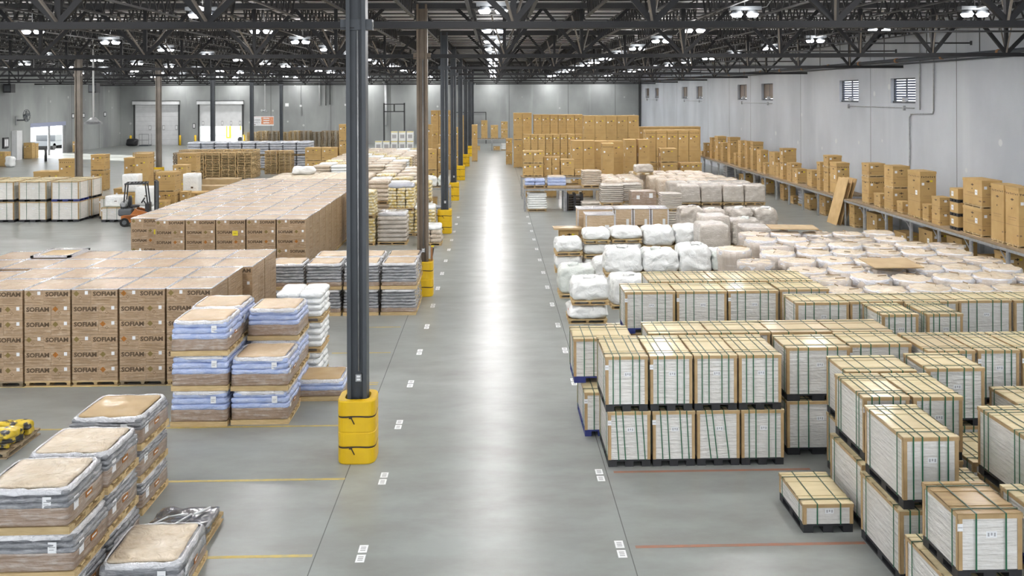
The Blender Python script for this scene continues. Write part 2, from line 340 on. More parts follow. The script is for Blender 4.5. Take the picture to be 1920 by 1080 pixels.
# roof deck with its ribs
mb = M().box(XL - 0.3, XR + 0.3, YF, YB + 0.3, ZR, ZR + 0.1, deckm); k = 0; y = YF + 0.9
while y < YB:
    mb.box(XL, XR, y - 0.05, y + 0.05, ZR - 0.045, ZR, steelr); mb.box(XL, XR, y + 0.72, y + 0.75, ZR - 0.015, ZR, steelr); y += 1.575
struct('ceiling', mb)
# wall panel joints (dark vertical lines)
n = 0
for yj in (20.5, 28.5, 36.3, 44.7, 55.0, 65.8, 71.8, 79.0, 92.5, 99.5): n += 1; struct('trim_%d' % n, M().box(XR - 0.004, XR + 0.01, yj - 0.018, yj + 0.018, 0, ZR, linem))
for xj in (-28, -20.5, -13, -5.5, 2, 9.5, 15.5): n += 1; struct('trim_%d' % n, M().box(xj - 0.03, xj + 0.03, YB - 0.006, YB + 0.01, 0, ZR, linem))
for yj in (60, 68, 76, 102, 109): n += 1; struct('trim_%d' % n, M().box(XL - 0.01, XL + 0.006, yj - 0.03, yj + 0.03, 0, ZR, linem))
# floor joints
for xj in (-2.42, 1.83, -12.9, 10.5): n += 1; struct('trim_%d' % n, M().box(xj - 0.007, xj + 0.007, 5, 112, -0.001, 0.0012, linem))

# back corner: dark trim posts
n += 1; struct('trim_%d' % n, M().box(XR - 0.32, XR - 0.12, YB - 0.25, YB - 0.05, 0, 8.9, steelr))
# door parts
struct('door_1', M().box(D1[0] + .0, D1[1] - .0, YB + 0.08, YB + 0.14, 0, D1[2], whitep)).name = 'door_1'
mb = M()
for i in range(9): mb.box(D1[0], D1[1], YB + 0.07, YB + 0.08, 0.1 + i * 0.58, 0.115 + i * 0.58, grey_ink)
o = struct('door_1_seams', mb); o.name = 'door_seams'; o.parent = bpy.data.objects['door_1']
mb = M()
for xx in (-43.1, -41.4, -39.8): mb.box(xx - .16, xx + .16, YB + 0.05, YB + 0.08, 1.9, 2.5, grey_ink).box(xx - .1, xx + .1, YB + 0.045, YB + 0.05, 2.0, 2.4, paper)
o = struct('door_windows', mb); o.parent = bpy.data.objects['door_1']
struct('door_2', M().box(D2[0], D2[1], YB + 0.08, YB + 0.14, 2.35, D2[2], whitep))
mb = M()
for xx in (-36.5, -35.3, -34.1, -33.0, -31.9): mb.box(xx - .12, xx + .12, YB + 0.05, YB + 0.08, 2.45, 3.0, grey_ink).box(xx - .07, xx + .07, YB + 0.045, YB + 0.05, 2.55, 2.9, paper)
o = struct('door_windows', mb); o.parent = bpy.data.objects['door_2']
for i, (a, b, h) in enumerate((D1, D2)):
    m_ = M().box(a - 0.25, b + 0.25, YB - 0.35, YB, h - 0.1, h + 0.32, whitep).box(a - 0.3, b + 0.3, YB - 0.38, YB, h + 0.32, h + 0.38, steelr)
    put('roller_door_housing', m_.mesh('housing'), 'white roller housing over the ' + ('closed' if i == 0 else 'half-open') + ' dock door in the back wall', 'door housing', (0, 0, 0))
    for xx, sd in ((a - 0.16, 'left'), (b + 0.1, 'right')):
        put('door_track', M().box(xx, xx + 0.12, YB - 0.14, YB, 0, h, steelr).mesh('track'), 'dark %s track of the %s dock door' % (sd, 'closed' if i == 0 else 'half-open'), 'door track', (0, 0, 0))
        put('bollard', M().tube((0, 0, 0), (0, 0, 1.25), 0.13, yellow, 12).mesh('bollard'), 'yellow bollard at the %s side of the %s dock door' % (sd, 'closed' if i == 0 else 'half-open'), 'bollard', (xx + (-.25 if sd == 'left' else .3), YB - 0.45, 0), 'yellow bollards by the dock doors')
# what the half-open door shows: the next hall
struct('floor_2', M().box(-60, -20, YB + 0.3, YB + 30, -0.3, 0, floorm)); struct('wall_next', M().box(-60, -20, YB + 30, YB + 30.3, 0, 8, whitep))
for i in range(5):
    x = -38.5 + i * 2.0
    put('pallet_rack_upright', M().box(-0.3, 0.3, -0.2, 0.2, 0, 4.2, yellow).box(-0.12, 0.12, -0.22, -0.2, 0.2, 4, paper).mesh('rack'), 'yellow rack upright seen beyond the half-open dock door, %s from the left' % nth(i), 'rack', (x, YB + 18, 0), 'yellow uprights beyond the dock door')
put('parked_pallet_truck', M().box(-1.5, 1.5, -0.6, 0.6, 0.3, 1.5, whitep).tube((-1, -0.7, 0.35), (-1, 0.7, 0.35), 0.35, rubber).tube((1, -0.7, 0.35), (1, 0.7, 0.35), 0.35, rubber).box(-0.4, 0.9, -0.4, 0.4, 1.5, 2.1, whitep).mesh('truck'), 'white wheeled machine standing beyond the half-open dock door', 'machine', (-32.6, YB + 7, 0))
# open doors in the left wall
struct('door_3', M().box(XL - 0.2, XL - 0.1, LD[0], LD[0] + 0.25, 0, LD[2], galv).box(XL - 0.2, XL - 0.1, 96.9, 97.3, 0, LD[2], galv).box(XL - 0.2, XL - 0.1, LD[1] - 0.5, LD[1], 0, LD[2], galv).box(XL - 0.25, XL + 0.02, LD[0], LD[1], LD[2] - 0.32, LD[2] + 0.1, louv))
struct('floor_3', M().box(-95, XL - 0.3, 40, 130, -0.35, -0.02, mat('white_yard', (0.8, 0.8, 0.8), rough=0.8)))
put('parked_truck', M().box(-1.2, 1.2, -2.5, 2.5, 0.5, 1.0, dgrey).box(-1.1, 1.1, -1.2, 1.3, 1.0, 1.7, dgrey).tube((-1.2, -1.6, 0.4), (1.2, -1.6, 0.4), 0.4, rubber).tube((-1.2, 1.6, 0.4), (1.2, 1.6, 0.4), 0.4, rubber).mesh('car'), 'dark car standing in the glare outside the open left door', 'car', (-52, 108, -0.02))

# ------------------------------------------------------------------ louvred windows in the right wall
louvd = mat('louvre_blade', (0.13, 0.15, 0.22), rough=0.35, metal=0.3)
for i, (a, b) in enumerate(WIN):
    bright = i < 2; L_ = b - a; lm = louv if bright else steelb
    fr = M().box(XR + 0.16, XR + 0.24, a, a + 0.06, WZ0, WZ1, steel).box(XR + 0.16, XR + 0.24, b - 0.06, b, WZ0, WZ1, steel).box(XR + 0.16, XR + 0.24, a, b, WZ1 - 0.05, WZ1, steel).box(XR + 0.1, XR + 0.26, a, b, WZ0, WZ0 + 0.1, steel).box(XR + 0.17, XR + 0.23, (a + b) / 2 - 0.03, (a + b) / 2 + 0.03, WZ0, WZ1, steel)
    o = struct('window_%d' % (i + 1), fr); o['label'] = 'frame'; del o['label']
    sl = M()
    for k in range(9):
        z = WZ0 + 0.14 + k * 0.12
        if bright: sl.quad((XR + 0.17, a + .05, z), (XR + 0.17, b - .05, z), (XR + 0.20, b - .05, z + 0.09), (XR + 0.20, a + .05, z + 0.09), louvd)
        else: sl.quad((XR + 0.17, a + .05, z), (XR + 0.17, b - .05, z), (XR + 0.20, b - .05, z + 0.125), (XR + 0.20, a + .05, z + 0.125), lm)
    c = struct('louvre_slats', sl); c.parent = o
    c = struct('louvre_motor', M().box(XR + 0.02, XR + 0.2, (a + b) / 2 - 0.15, (a + b) / 2 + 0.12, WZ0 + 0.06, WZ0 + 0.26, galv)); c.parent = o
PAIR = ['nearest', 'second', 'third', 'farthest']
for i in range(4):
    a, b = WIN[2 * i][0] + 1, WIN[2 * i + 1][0] + 1.2
    mb = M().tube((XR - 0.05, a - 1, 5.52), (XR - 0.05, b, 5.52), 0.022, galv)
    for yy in (a, b): mb.box(XR - 0.1, XR, yy - 0.05, yy + 0.05, 5.4, 5.62, galv)
    put('conduit', mb.mesh('conduit'), 'thin grey conduit under the %s pair of louvred windows' % PAIR[i], 'conduit', (0, 0, 0))
put('conduit', M().path([(XR - .06, 39.35, 9.2), (XR - .06, 39.35, 5.45)], 0.03, galv).mesh('c'), 'straight conduit dropping beside the near louvred window', 'conduit', (0, 0, 0))
put('conduit', M().path([(XR - .06, 38.1, 9.2), (XR - .06, 38.1, 5.45), (XR - .06, 38.2, 5.3), (XR - .06, 40.2, 5.25), (XR - .06, 40.35, 5.1), (XR - .06, 40.4, 0)], 0.03, galv).mesh('c'), 'bent conduit running down the right wall to the floor', 'conduit', (0, 0, 0))
# sprinkler main along the right wall
mb = M().tube((XR - 0.35, 18, 7.68), (XR - 0.35, 113, 7.68), 0.085, steel, 12)
hb = M(); yy = 20.0; j = 0; parts = [Pt('pipe', mb.mesh('pipe'))]
while yy < 112:
    parts.append(Pt('pipe_coupling', cached('coup', lambda: M().tube((0, -.06, 0), (0, .06, 0), 0.11, rust, 10)), (XR - 0.35, yy, 7.68), label='rusty brown coupling' if j < 4 else None))
    parts.append(Pt('hanger_rod', cached('rod', lambda: M().tube((0, 0, 0.05), (0, 0, 1.5), 0.018, steelr, 6)), (XR - 0.35, yy + 1.3, 7.68)))
    yy += 4.2; j += 1
put('sprinkler_main', parts, 'long dark sprinkler main running high along the right wall', 'pipe', (0, 0, 0))
put('wall_pipe', M().tube((XR - 0.12, 18, 7.52), (XR - 0.12, 70, 7.52), 0.035, steel, 8).mesh('p'), 'thinner pipe fixed to the right wall below the sprinkler main', 'pipe', (0, 0, 0))
yy = 27.0; j = 0
while yy < 100:
    put('sprinkler_branch', M().tube((XR - 8.2, yy, 8.05), (XR - 1.0, yy, 8.05), 0.03, steelr, 8).tube((15.3, yy, 8.05), (15.3, yy, 8.62), 0.015, steelr, 6).tube((XR - 1.0, yy, 7.97), (XR - 1.0, yy, 8.13), 0.04, steelr, 6).tube((11.75, yy, 8.05), (11.75, yy, 8.62), 0.015, steelr, 6).mesh('b'),
        'thin sprinkler branch pipe ending near the right wall, %s from the camera' % nth(j), 'pipe', (0, 0, 0), 'sprinkler branches on the right')
    yy += 6.3; j += 1

# ------------------------------------------------------------------ columns with yellow guards
def column_parts(zt, m, box, guard):
    s = M().box(-0.165, -0.135, -0.16, 0.16, 0, zt, m).box(0.135, 0.165, -0.16, 0.16, 0, zt, m).box(-0.135, 0.135, -0.06, -0.035, 0, zt, m).box(-0.165, -0.10, -0.165, -0.155, 0, zt, m).box(0.10, 0.165, -0.165, -0.155, 0, zt, m)
    ps = [Pt('column_shaft', s.mesh('shaft')), Pt('base_plate', cached('bpl', lambda: M().cbox(0, 0, 0, .5, .5, .02, steel)))]
    ps.append(Pt('cap_plate', M().box(-0.27, 0.27, -0.10, 0.10, 7.31, 7.49, m).mesh('cap')))
    if box:
        ps.append(Pt('conduit', M().tube((0.02, -0.09, 1.5), (0.02, -0.09, 7.3), 0.014, galv, 8).mesh('cd'), label='thin pale conduit'))
        ps.append(Pt('socket_box', M().box(-0.03, 0.07, -0.12, -0.06, 1.33, 1.45, galv).box(-0.01, 0.05, -0.125, -0.12, 1.35, 1.38, paper).box(-0.01, 0.05, -0.125, -0.12, 1.40, 1.43, paper).mesh('jb'), label='light grey socket box'))
    return ps
def guard_half(sgn):
    """one half of the yellow column guard: a hollow rounded ring half with grooves"""
    g = M(); k = g.mi(yellow); prof = []
    for z, r in ((0, .312), (.02, .322), (.255, .322), (.262, .312), (.30, .312), (.307, .322), (.515, .322), (.522, .314), (.54, .314), (.547, .322), (.765, .322), (.772, .312), (.81, .312), (.817, .322), (1.04, .322), (1.06, .312), (1.06, .21), (0.96, .20), (0, .20)): prof.append((z, r))
    N_ = 26
    for z, r in prof:
        for i in range(N_ + 1):
            t = math.pi * (i / N_) - math.pi / 2 + (0 if sgn > 0 else math.pi); c_, s_ = math.cos(t), math.sin(t)
            q = r / max(0.001, (abs(c_) ** 4.2 + abs(s_) ** 4.2) ** (1 / 4.2)); g.v.append((c_ * q, s_ * q, z))
    for a in range(len(prof) - 1):
        for i in range(N_):
            b0 = a * (N_ + 1) + i; g.f.append((b0, b0 + 1, b0 + N_ + 2, b0 + N_ + 1)); g.m.append(k); g.sm.append(False)
    return g
def guard_strap(z):
    g = M(); k = g.mi(strapk); N_ = 40
    for zz in (z - 0.013, z + 0.013):
        for i in range(N_):
            t = 2 * math.pi * i / N_; c_, s_ = math.cos(t), math.sin(t); q = .318 / (abs(c_) ** 4.2 + abs(s_) ** 4.2) ** (1 / 4.2)
            g.v.append((c_ * q, s_ * q, zz + 0.012 * math.sin(3 * t)))
    for i in range(N_): j = (i + 1) % N_; g.f.append((i, j, N_ + j, N_ + i)); g.m.append(k); g.sm.append(True)
    g.tube((-0.08, -0.325, z), (-0.02, -0.34, z - 0.11), 0.009, strapk, 6); g.box(-0.11, -0.06, -0.34, -0.318, z - 0.02, z + 0.02, strapk)
    return g
GP = lambda: [Pt('guard_half', cached('gh1', lambda: guard_half(1))), Pt('guard_half', cached('gh2', lambda: guard_half(-1))), Pt('strap', cached('gs1', lambda: guard_strap(.792)), label='dark webbing strap'), Pt('strap', cached('gs2', lambda: guard_strap(.282)), label='dark webbing strap')]
def wh(k): return ['nearest the camera', 'second', 'third', 'fourth', 'fifth', 'sixth', 'seventh', 'farthest'][k]
for k, y in enumerate(LINES):
    lab = 'brown steel column beside the aisle, the second one' if k == 1 else 'grey steel column beside the aisle, ' + (wh(k) if k in (0, 7) else wh(k) + ' one')
    put('steel_column', column_parts(ZR - 0.3, steelb if k == 1 else steel, k < 4, True), lab, 'column', (CX_[k], y, 0), 'steel columns beside the aisle')
    if k < 7: put('column_guard', GP(), 'yellow plastic guard strapped round the foot of the aisle column %s' % (wh(k) if k in (0, 7) else wh(k) + ' from the camera'), 'column guard', (CX_[k], y, 0), 'yellow column guards along the aisle')
for k, y in enumerate(LINES):
    if k < 3: continue
    side = ['', '', '', 'leftmost, beside the forklift', 'second from the left, with pallet stacks at its foot', 'third from left, before the half-open dock door', 'fourth from the left, in front of the orange sign', 'farthest'][k]
    put('steel_column', column_parts(ZR - 0.3, steelt if k in (3, 4) else steel, False, True), 'steel column in the left row, ' + side, 'column', (-24.1, y, 0), 'steel columns of the left row')
    if k < 5: put('column_guard', GP(), 'yellow plastic guard round the ' + ('leftmost column beside the forklift' if k == 3 else 'column left of the big pallet stacks'), 'column guard', (-24.1, y, 0), 'yellow column guards of the left row')

# ------------------------------------------------------------------ roof trusses, joists
def span_truss(L_):
    nod = [2.6, 5.05, 8.3, 11.4, 14.0, 16.35, 18.75]; nod = [q * L_ / 21.4 for q in nod]
    return nod
TOPZ, BOTZ = 8.95, 7.4
for k, y in enumerate(LINES):
    for s in range(3):
        x0, x1 = COLX[s], COLX[s + 1]
        if k == 0 and s == 0: continue
        L_ = x1 - x0; rev = s < 2
        nod = span_truss(L_)
        if rev: nod = [L_ - q for q in reversed(nod)]
        ps = [Pt('bottom_chord', cached(('bc', s), lambda: M().box(0.16, L_ - 0.16, -0.08, 0.08, -0.055, 0.055, chordm).box(0.16, L_ - .16, -0.11, 0.11, -0.065, -0.05, chordm))),
              Pt('top_chord', cached(('tc', s), lambda: M().box(0, L_, -0.1, 0.1, TOPZ - BOTZ - 0.09, TOPZ - BOTZ + 0.09, steelr)))]
        tops = [0.1] + [(a + b) / 2 for a, b in zip(nod, nod[1:])] + [L_ - 0.1]; H_ = TOPZ - BOTZ - 0.05
        detail = k < 5 and not (k >= 3 and s == 0)
        if detail:
            for i, q in enumerate(nod):
                ps.append(Pt('web_post', cached('wp', lambda: M().box(-0.05, 0.05, -0.045, 0.045, 0, H_, chordm)), (q, 0, 0)))
                for j in (0, 1):
                    t = tops[i + j]; dx = t - q; dx = max(-1.5, min(1.5, dx)); dx = round(dx, 1)
                    ps.append(Pt('web_diagonal', cached(('wd', dx), lambda: M().beam((0, 0, 0.03), (dx, 0, H_), 0.09, 0.1, chordm)), (q, 0, 0)))
            for q in nod:
                for dy in (-1.1, 1.1): ps.append(Pt('sway_brace', cached(('sb', dy), lambda: M().beam((0, 0, 0.02), (0.4 * (1 if dy > 0 else -1), dy, 1.15), 0.04, 0.04, steelt)), (q, 0, 0)))
        else:
            def wb():
                q_ = M()
                for i, q in enumerate(nod):
                    q_.box(q - 0.05, q + 0.05, -0.045, 0.045, 0, H_, steelr)
                    for j in (0, 1): dx = max(-1.5, min(1.5, tops[i + j] - q)); q_.beam((q, 0, 0.03), (q + dx, 0, H_), 0.09, 0.1, steelr)
                return q_
            ps.append(Pt('web', cached(('web', s), wb)))
        put('roof_truss', ps, 'dark steel roof truss across the %s bay, %s' % (['far left', 'left', 'right'][s], 'nearest the camera' if k == 0 else (nth(k) + ' truss line from the camera')), 'roof truss', (x0, y, BOTZ), 'roof trusses of the %s bay' % ['far left', 'left', 'right'][s])
def joist():
    j = M(); L_ = 12.4; zt, zb = 0.58, 0.0; st = 0.62; x = 0.1
    j.box(-0.05, -0.01, 0, L_, zt - 0.05, zt, steelr).box(0.01, 0.05, 0, L_, zt - 0.05, zt, steelr).box(-0.045, 0.045, 0.3, L_ - .3, zb - 0.02, zb + 0.025, steelr)
    while x + st < L_:
        j.beam((0, x, zt - .03), (0, x + st / 2, zb), 0.045, 0.04, steelr); j.beam((0, x + st / 2, zb), (0, x + st, zt - .03), 0.045, 0.04, steelr); x += st
    return j
xs = [-2.45 + 1.775 * i for i in range(-24, 12)]
xs = [x for x in xs if XL + 0.8 < x < XR - 0.6]
for k, y in enumerate(LINES):
    for i, x in enumerate(xs):
        rr = len(xs) - 1 - i
        if k == 0 and x < -22: continue
        put('roof_joist', cached('joist', joist), 'open-web roof joist, %s from the right wall, bay beyond %s column line' % (nth(rr), nth(k)), 'roof joist', (x, y + 0.1, 8.58), 'open-web roof joists')

# ------------------------------------------------------------------ twin lamps
def lens():
    q = M(); q.tube((0, 0, -0.03), (0, 0, 0.05), 0.12, lampm, 12, r2=0.17); return q
def lamp_body():
    q = M(); q.box(-0.44, 0.44, -0.13, 0.13, 0.16, 0.26, dgrey)
    for x in (-0.22, 0.22): q.tube((x, 0, 0.05), (x, 0, 0.17), 0.16, dgrey, 12, r2=0.12)
    q.tube((0, 0, 0.26), (0, 0, 0.75), 0.012, galv, 6); q.path([(0.44, 0, 0.22), (0.62, 0, 0.26), (0.8, 0, 0.5)], 0.012, galv, 6); return q
LROW = [(13.5, 'row nearest the right wall'), (7.0, 'second row from the right wall'), (0.0, 'row above the aisle'), (-7.95, 'first row left of the aisle'), (-15.7, 'second row left of the aisle'), (-24.4, 'third row left of the aisle'), (-32.0, 'fourth row left of the aisle'), (-39.6, 'row nearest the left wall')]
for r, (x, rl) in enumerate(LROW):
    n = 0
    for i in range(-3, 15):
        y = 25.05 + 6.3 * i
        if i < -1 and r not in (1, 2, 3, 4): continue
        if i < -1 and i % 2: continue
        if r == 2 and i == 0: y -= 1.2
        n += 1; far = i
        lab = 'glowing twin-lens ceiling lamp, %s, %s counting from the camera' % (rl, nth(n - 1))
        o = put('ceiling_lamp', [Pt('housing', cached('lb', lamp_body)), Pt('lens', cached('lens', lens), (-0.22, 0, 0)), Pt('lens', cached('lens', lens), (0.22, 0, 0))], lab, 'lamp', (x, y, 8.36), 'twin ceiling lamps')
        ld = CACHE.get('lampdata')
        if ld is None:
            ld = bpy.data.lights.new('lamp_light', 'AREA'); ld.shape = 'RECTANGLE'; ld.size = 0.75; ld.size_y = 0.3; ld.energy = LAMP_W; ld.color = (1.0, 0.985, 0.97); CACHE['lampdata'] = ld
        lo = bpy.data.objects.new('lamp_light', ld); COL.objects.link(lo); lo.parent = o; lo.location = (0, 0, -0.045)
        if 'lampglow' not in CACHE:
            lg = bpy.data.lights.new('deck_fill_light', 'POINT'); lg.energy = 34.0; lg.shadow_soft_size = 0.16; lg.color = (1.0, 0.97, 0.94); CACHE['lampglow'] = lg  # extra point light added beside each lamp to brighten roof deck and joists
        lo = bpy.data.objects.new('deck_fill_light', CACHE['lampglow']); COL.objects.link(lo); lo.parent = o; lo.location = (0, -0.32, 0.05)
# ------------------------------------------------------------------ small fittings on walls and roof
def fan():
    q = M(); 
    for a in range(14):
        t0, t1 = a * math.pi / 7, (a + 1) * math.pi / 7
        q.tube((0, math.cos(t0) * .6, math.sin(t0) * .6), (0, math.cos(t1) * .6, math.sin(t1) * .6), .03, dgrey, 6); q.tube((-.12, 0, 0), (.1, math.cos(t0) * .58, math.sin(t0) * .58), .012, dgrey, 5)
    q.tube((-.25, 0, 0), (.1, 0, 0), .14, dgrey)
    return q
def blades():
    q = M()
    for a in range(4):
        t = a * math.pi / 2 + .3; q.beam((0, .1 * math.cos(t), .1 * math.sin(t)), (.03, .5 * math.cos(t), .5 * math.sin(t)), .03, .26, dgrey)
    return q
put('wall_fan', [Pt('cage', fan().mesh('cage'), (1.0, 0, 0), rz=-0.05), Pt('blades', blades().mesh('bl'), (1.0, 0, 0), rz=-0.05), Pt('bracket', M().box(0, .9, -.06, .06, -.5, -.38, dgrey).beam((.8, 0, -.4), (.95, 0, 0), .06, .06, dgrey).box(0, .08, -.2, .2, -.9, -.1, galv).mesh('br'))], 'dark round fan on a bracket high on the left wall', 'fan', (XL, 90.3, 4.3))
put('hanging_speaker', [Pt('drop_pipe', M().tube((0, 0, .3), (0, 0, 4.55), .05, whitep, 8).mesh('dp')), Pt('shade', M().tube((0, 0, .0), (0, 0, .3), .42, galv, 16, r2=.12).box(-.45, .45, -.12, .12, -.08, .05, galv).mesh('sh'))], 'grey fixture hanging on a long white pipe left of the leftmost column', 'hanging fixture', (-21.6, 49.6, 4.75))
put('hanging_fixture', [Pt('drop_pipe', M().tube((0, 0, .2), (0, 0, 4.8), .05, whitep, 8).mesh('dp')), Pt('shade', M().tube((0, 0, 0), (0, 0, .22), .32, galv, 12, r2=.1).mesh('sh'))], 'small grey fixture on a white pipe above the orange sign', 'hanging fixture', (-23.5, 94, 4.5))
for (x, y, zz, lab) in ((-46.2, 87.9, 6.55, 'black box heater high at the far left edge'), (-36.9, 84.9, 6.5, 'black box heater beside the leftmost column top')):
    put('unit_heater', [Pt('casing', M().box(-.36, .36, -.4, .4, 0, .85, black).tube((0, 0, .84), (0, 0, 1.1), .09, dgrey, 8).mesh('c')), Pt('vent_grille', M().box(-.28, .28, -.42, -.4, .12, .7, dgrey).mesh('g')), Pt('flue', M().tube((0, 0, 1.05), (0, 0, 2.8), .09, dgrey, 8).mesh('f'))], lab, 'heater', (x, y, zz))
for (x, z0, lab) in ((-21.9, 4.9, 'white pipe dropping down the back wall, left of the thin pair'), (-21.1, 4.9, 'dark pipe of the pair on the back wall'), (-20.6, 5.0, 'thin dark pipe right of the pair on the back wall')):
    put('wall_pipe', M().tube((x, YB - .12, z0), (x, YB - .12, 8.6), .09 if 'white' in lab else .05, whitep if 'white' in lab else steelr, 8).mesh('wp'), lab, 'pipe', (0, 0, 0))
put('downpipe', M().path([(-14.0, YB - .2, 7.9), (-13.9, YB - .2, 7.9), (-13.6, YB - .2, 7.5), (-13.6, YB - .2, 2.4)], .16, whitep, 10).mesh('dp'), 'thick white downpipe on the back wall between the first two aisle columns', 'pipe', (0, 0, 0))
# sign above the far pallet stacks
sg = M().box(-1.35, 1.35, -.05, .0, -.6, .6, whitep); rect(sg, '-y', -.2, 1.32, -.42, .5, -.052, signo)
for i in range(3): rect(sg, '-y', .05, .8, .28 - i * .28, .4 - i * .28, -.054, whitep)
rect(sg, '-y', -1.3, 1.3, .5, .56, -.052, pink)
text(sg, 'LUMBER', .26, grey_ink, (-.78, -.054, .12)); text(sg, 'SAFETY', .26, grey_ink, (-.78, -.054, -.2)); rect(sg, '-y', -1.2, -.9, -.5, -.42, -.054, ink)
put('wall_sign', sg.mesh('sign'), 'white and orange sign on the back wall beside the column', 'sign', (-29.0, YB, 2.97))
put('wall_notice', M().box(-.22, .22, -.02, 0, -.2, .2, paper).mesh('n'), 'small white notice high on the back wall right of the orange sign', 'notice', (-26.0, YB, 5.0))
for i, (x, z) in enumerate(((-30.1, 3.3), (-37.6, 2.4))):
    put('wall_notice', M().box(-.16, .16, -.02, 0, -.32, .32, black).box(-.1, .1, -.024, -.02, -.24, .24, paper).mesh('n'), 'black framed notice ' + ('right of the half-open dock door' if i == 0 else 'between the two dock doors'), 'notice', (x, YB, z))
for i, y in enumerate((102.3, 104.9, 107.5, 110.6)):
    put('wall_notice', M().box(0, .02, -.3, .3, -.28, .28, black).box(.02, .024, -.2, .2, -.18, .18, paper).mesh('n'), 'small framed panel on the left wall, %s after the open door' % nth(i), 'notice', (XL, y, 4.0), 'framed panels on the left wall')
put('control_panel', M().box(0, .15, -.45, .45, -.5, .5, black).box(.15, .16, -.35, .35, -.38, .38, grey_ink).box(.16, .165, -.28, -.05, -.3, .3, paper).box(.16, .165, .05, .28, -.3, .3, paper).mesh('cp'), 'black framed panel on the left wall at the left edge', 'panel', (XL, 88.2, 1.75))
put('wall_cabinet', M().box(0, .5, -.5, .5, 0, 2.85, whitep).mesh('wc'), 'tall pale grey cabinet standing against the left wall', 'cabinet', (XL + .02, 89.9, 0))
put('black_bin', M().soft(0, 0, 0, 1.3, 1.0, .9, .3, black, 6, amp=.08, fr=2).mesh('b'), 'black heap in the corner left of the closed dock door', 'bag', (XL + 2.0, YB - 1.2, 0))
put('wire_cage', M().box(-.6, .6, -.5, .5, 0, .12, steel).box(-.6, -.56, -.5, -.46, 0, 1.5, galv).box(.56, .6, -.5, -.46, 0, 1.5, galv).box(-.6, .6, -.5, -.47, 1.44, 1.5, galv).box(-.6, .6, -.5, -.47, .7, .75, galv).box(-.6, -.56, .46, .5, 0, 1.5, galv).box(.56, .6, .46, .5, 0, 1.5, galv).mesh('wc'), 'wire cage beside the closed dock door', 'cage', (XL + 3.6, YB - 1.2, 0))

# ------------------------------------------------------------------ floor markings
def tiles():
    q = M()
    for dy in (-.13, .13):
        q.box(-.06, .06, dy - .1, dy + .1, 0, .0025, paper)
        for i in range(3): q.box(-.035, .035, dy - .06 + i * .045, dy - .035 + i * .045, .0025, .003, grey_ink)
    return q
for s, x in (('left', -1.8), ('right', 1.71)):
    for i in range(15):
        y = 12.33 + 2.4 * i - .02
        put('floor_label', cached('tiles', tiles), 'pair of small white floor labels, %s side of the aisle, %s from the camera' % (s, nth(i)), 'floor label', (x, y, 0), 'white floor labels on the %s side' % s)
def stripe(x0, x1, y, m, lab): put('floor_stripe', M().box(x0, x1, y - .035, y + .035, 0, .002, m).mesh('fs'), lab, 'floor marking', (0, 0, 0), 'painted bay lines')
stripe(-3.95, -2.46, 12.28, yelst, 'yellow floor line nearest the camera, beside the low wrapped pallet')
stripe(-5.3, -2.42, 14.72, yelst, 'yellow floor line right of the dark grey three-high stack')
stripe(-8.6, -2.5, 17.1, yelst, 'yellow floor line in front of the blue sack stacks')
stripe(-3.6, -2.5, 19.5, yelst, 'short yellow floor line behind the low blue pallet')
stripe(-10.5, -2.5, 19.62, yelst, 'yellow floor line under the front of the wrapped cartons')
stripe(-3.9, -2.5, 21.9, yelst, 'yellow floor line right of the white sacks')
stripe(-3.9, -2.5, 24.3, yelst, 'yellow floor line in front of the silver sack stacks')
stripe(1.92, 5.1, 12.36, redst, 'faded red floor line in front of the low crate')
stripe(1.95, 5.2, 14.82, redst, 'faded red floor line in front of the four paired crates')
stripe(-46, -33, 84.5, yelst, 'yellow floor line along the left wall near the open door')
# ------------------------------------------------------------------ pallets, crates and loads
def wood_pallet(w, d, h=0.12, m=None):
    m = m or pwood; q = M()
    nb = 5
    for i in range(nb):
        y0 = -d / 2 + i * (d - 0.11) / (nb - 1); q.box(-w / 2, w / 2, y0, y0 + 0.11, h - 0.02, h, m)
    for x in (-w / 2, -0.05, w / 2 - 0.1): q.box(x, x + 0.1, -d / 2, d / 2, h - 0.042, h - 0.02, m)
    for x in (-w / 2, -0.05, w / 2 - 0.1):
        for y in (-d / 2 + .05, -0.06, d / 2 - 0.14): q.box(x, x + 0.07, y, y + 0.07, 0.018, h - 0.042, m)
        q.box(x, x + 0.1, -d / 2, d / 2, 0, 0.018, m)
    q.box(-w / 2, w / 2, -d / 2 - .004, -d / 2 + .02, h - 0.030, h - 0.001, m).box(-w / 2, w / 2, -d / 2 - .004, -d / 2 + .08, 0, 0.016, m)
    return q
def solid_pallet(w, d, h=0.09):
    q = M()
    for i in range(6):
        y0 = -d / 2 + i * (d - 0.11) / 5; q.box(-w / 2, w / 2, y0, y0 + 0.11, h - 0.018, h, pwood)
    q.box(-w / 2, w / 2, -d / 2 + .004, -d / 2 + .024, 0.0, h - 0.018, pwood).box(-w / 2, w / 2, d / 2 - .024, d / 2 - .004, 0.0, h - 0.018, pwood)
    for x in (-w / 2, -0.05, w / 2 - 0.1):
        q.box(x, x + 0.1, -d / 2 + .03, d / 2 - .03, 0, .02, pwood)
        for y in (-d / 2 + .03, -0.06, d / 2 - 0.15): q.box(x, x + 0.1, y, y + 0.12, 0.02, h - 0.018, pwood)
    return q
def plastic_pallet(w, d, h=0.12, m=None):
    m = m or black; q = M().box(-w / 2, w / 2, -d / 2, d / 2, h - 0.03, h, m)
    for x in (-w / 2, -w * .1, w / 2 - w * .2):
        for y in (-d / 2, -0.07, d / 2 - 0.14): q.box(x, x + w * .2, y, y + 0.14, 0.02, h - 0.03, m)
        q.box(x, x + w * .2, -d / 2, d / 2, 0, 0.02, m)
    return q
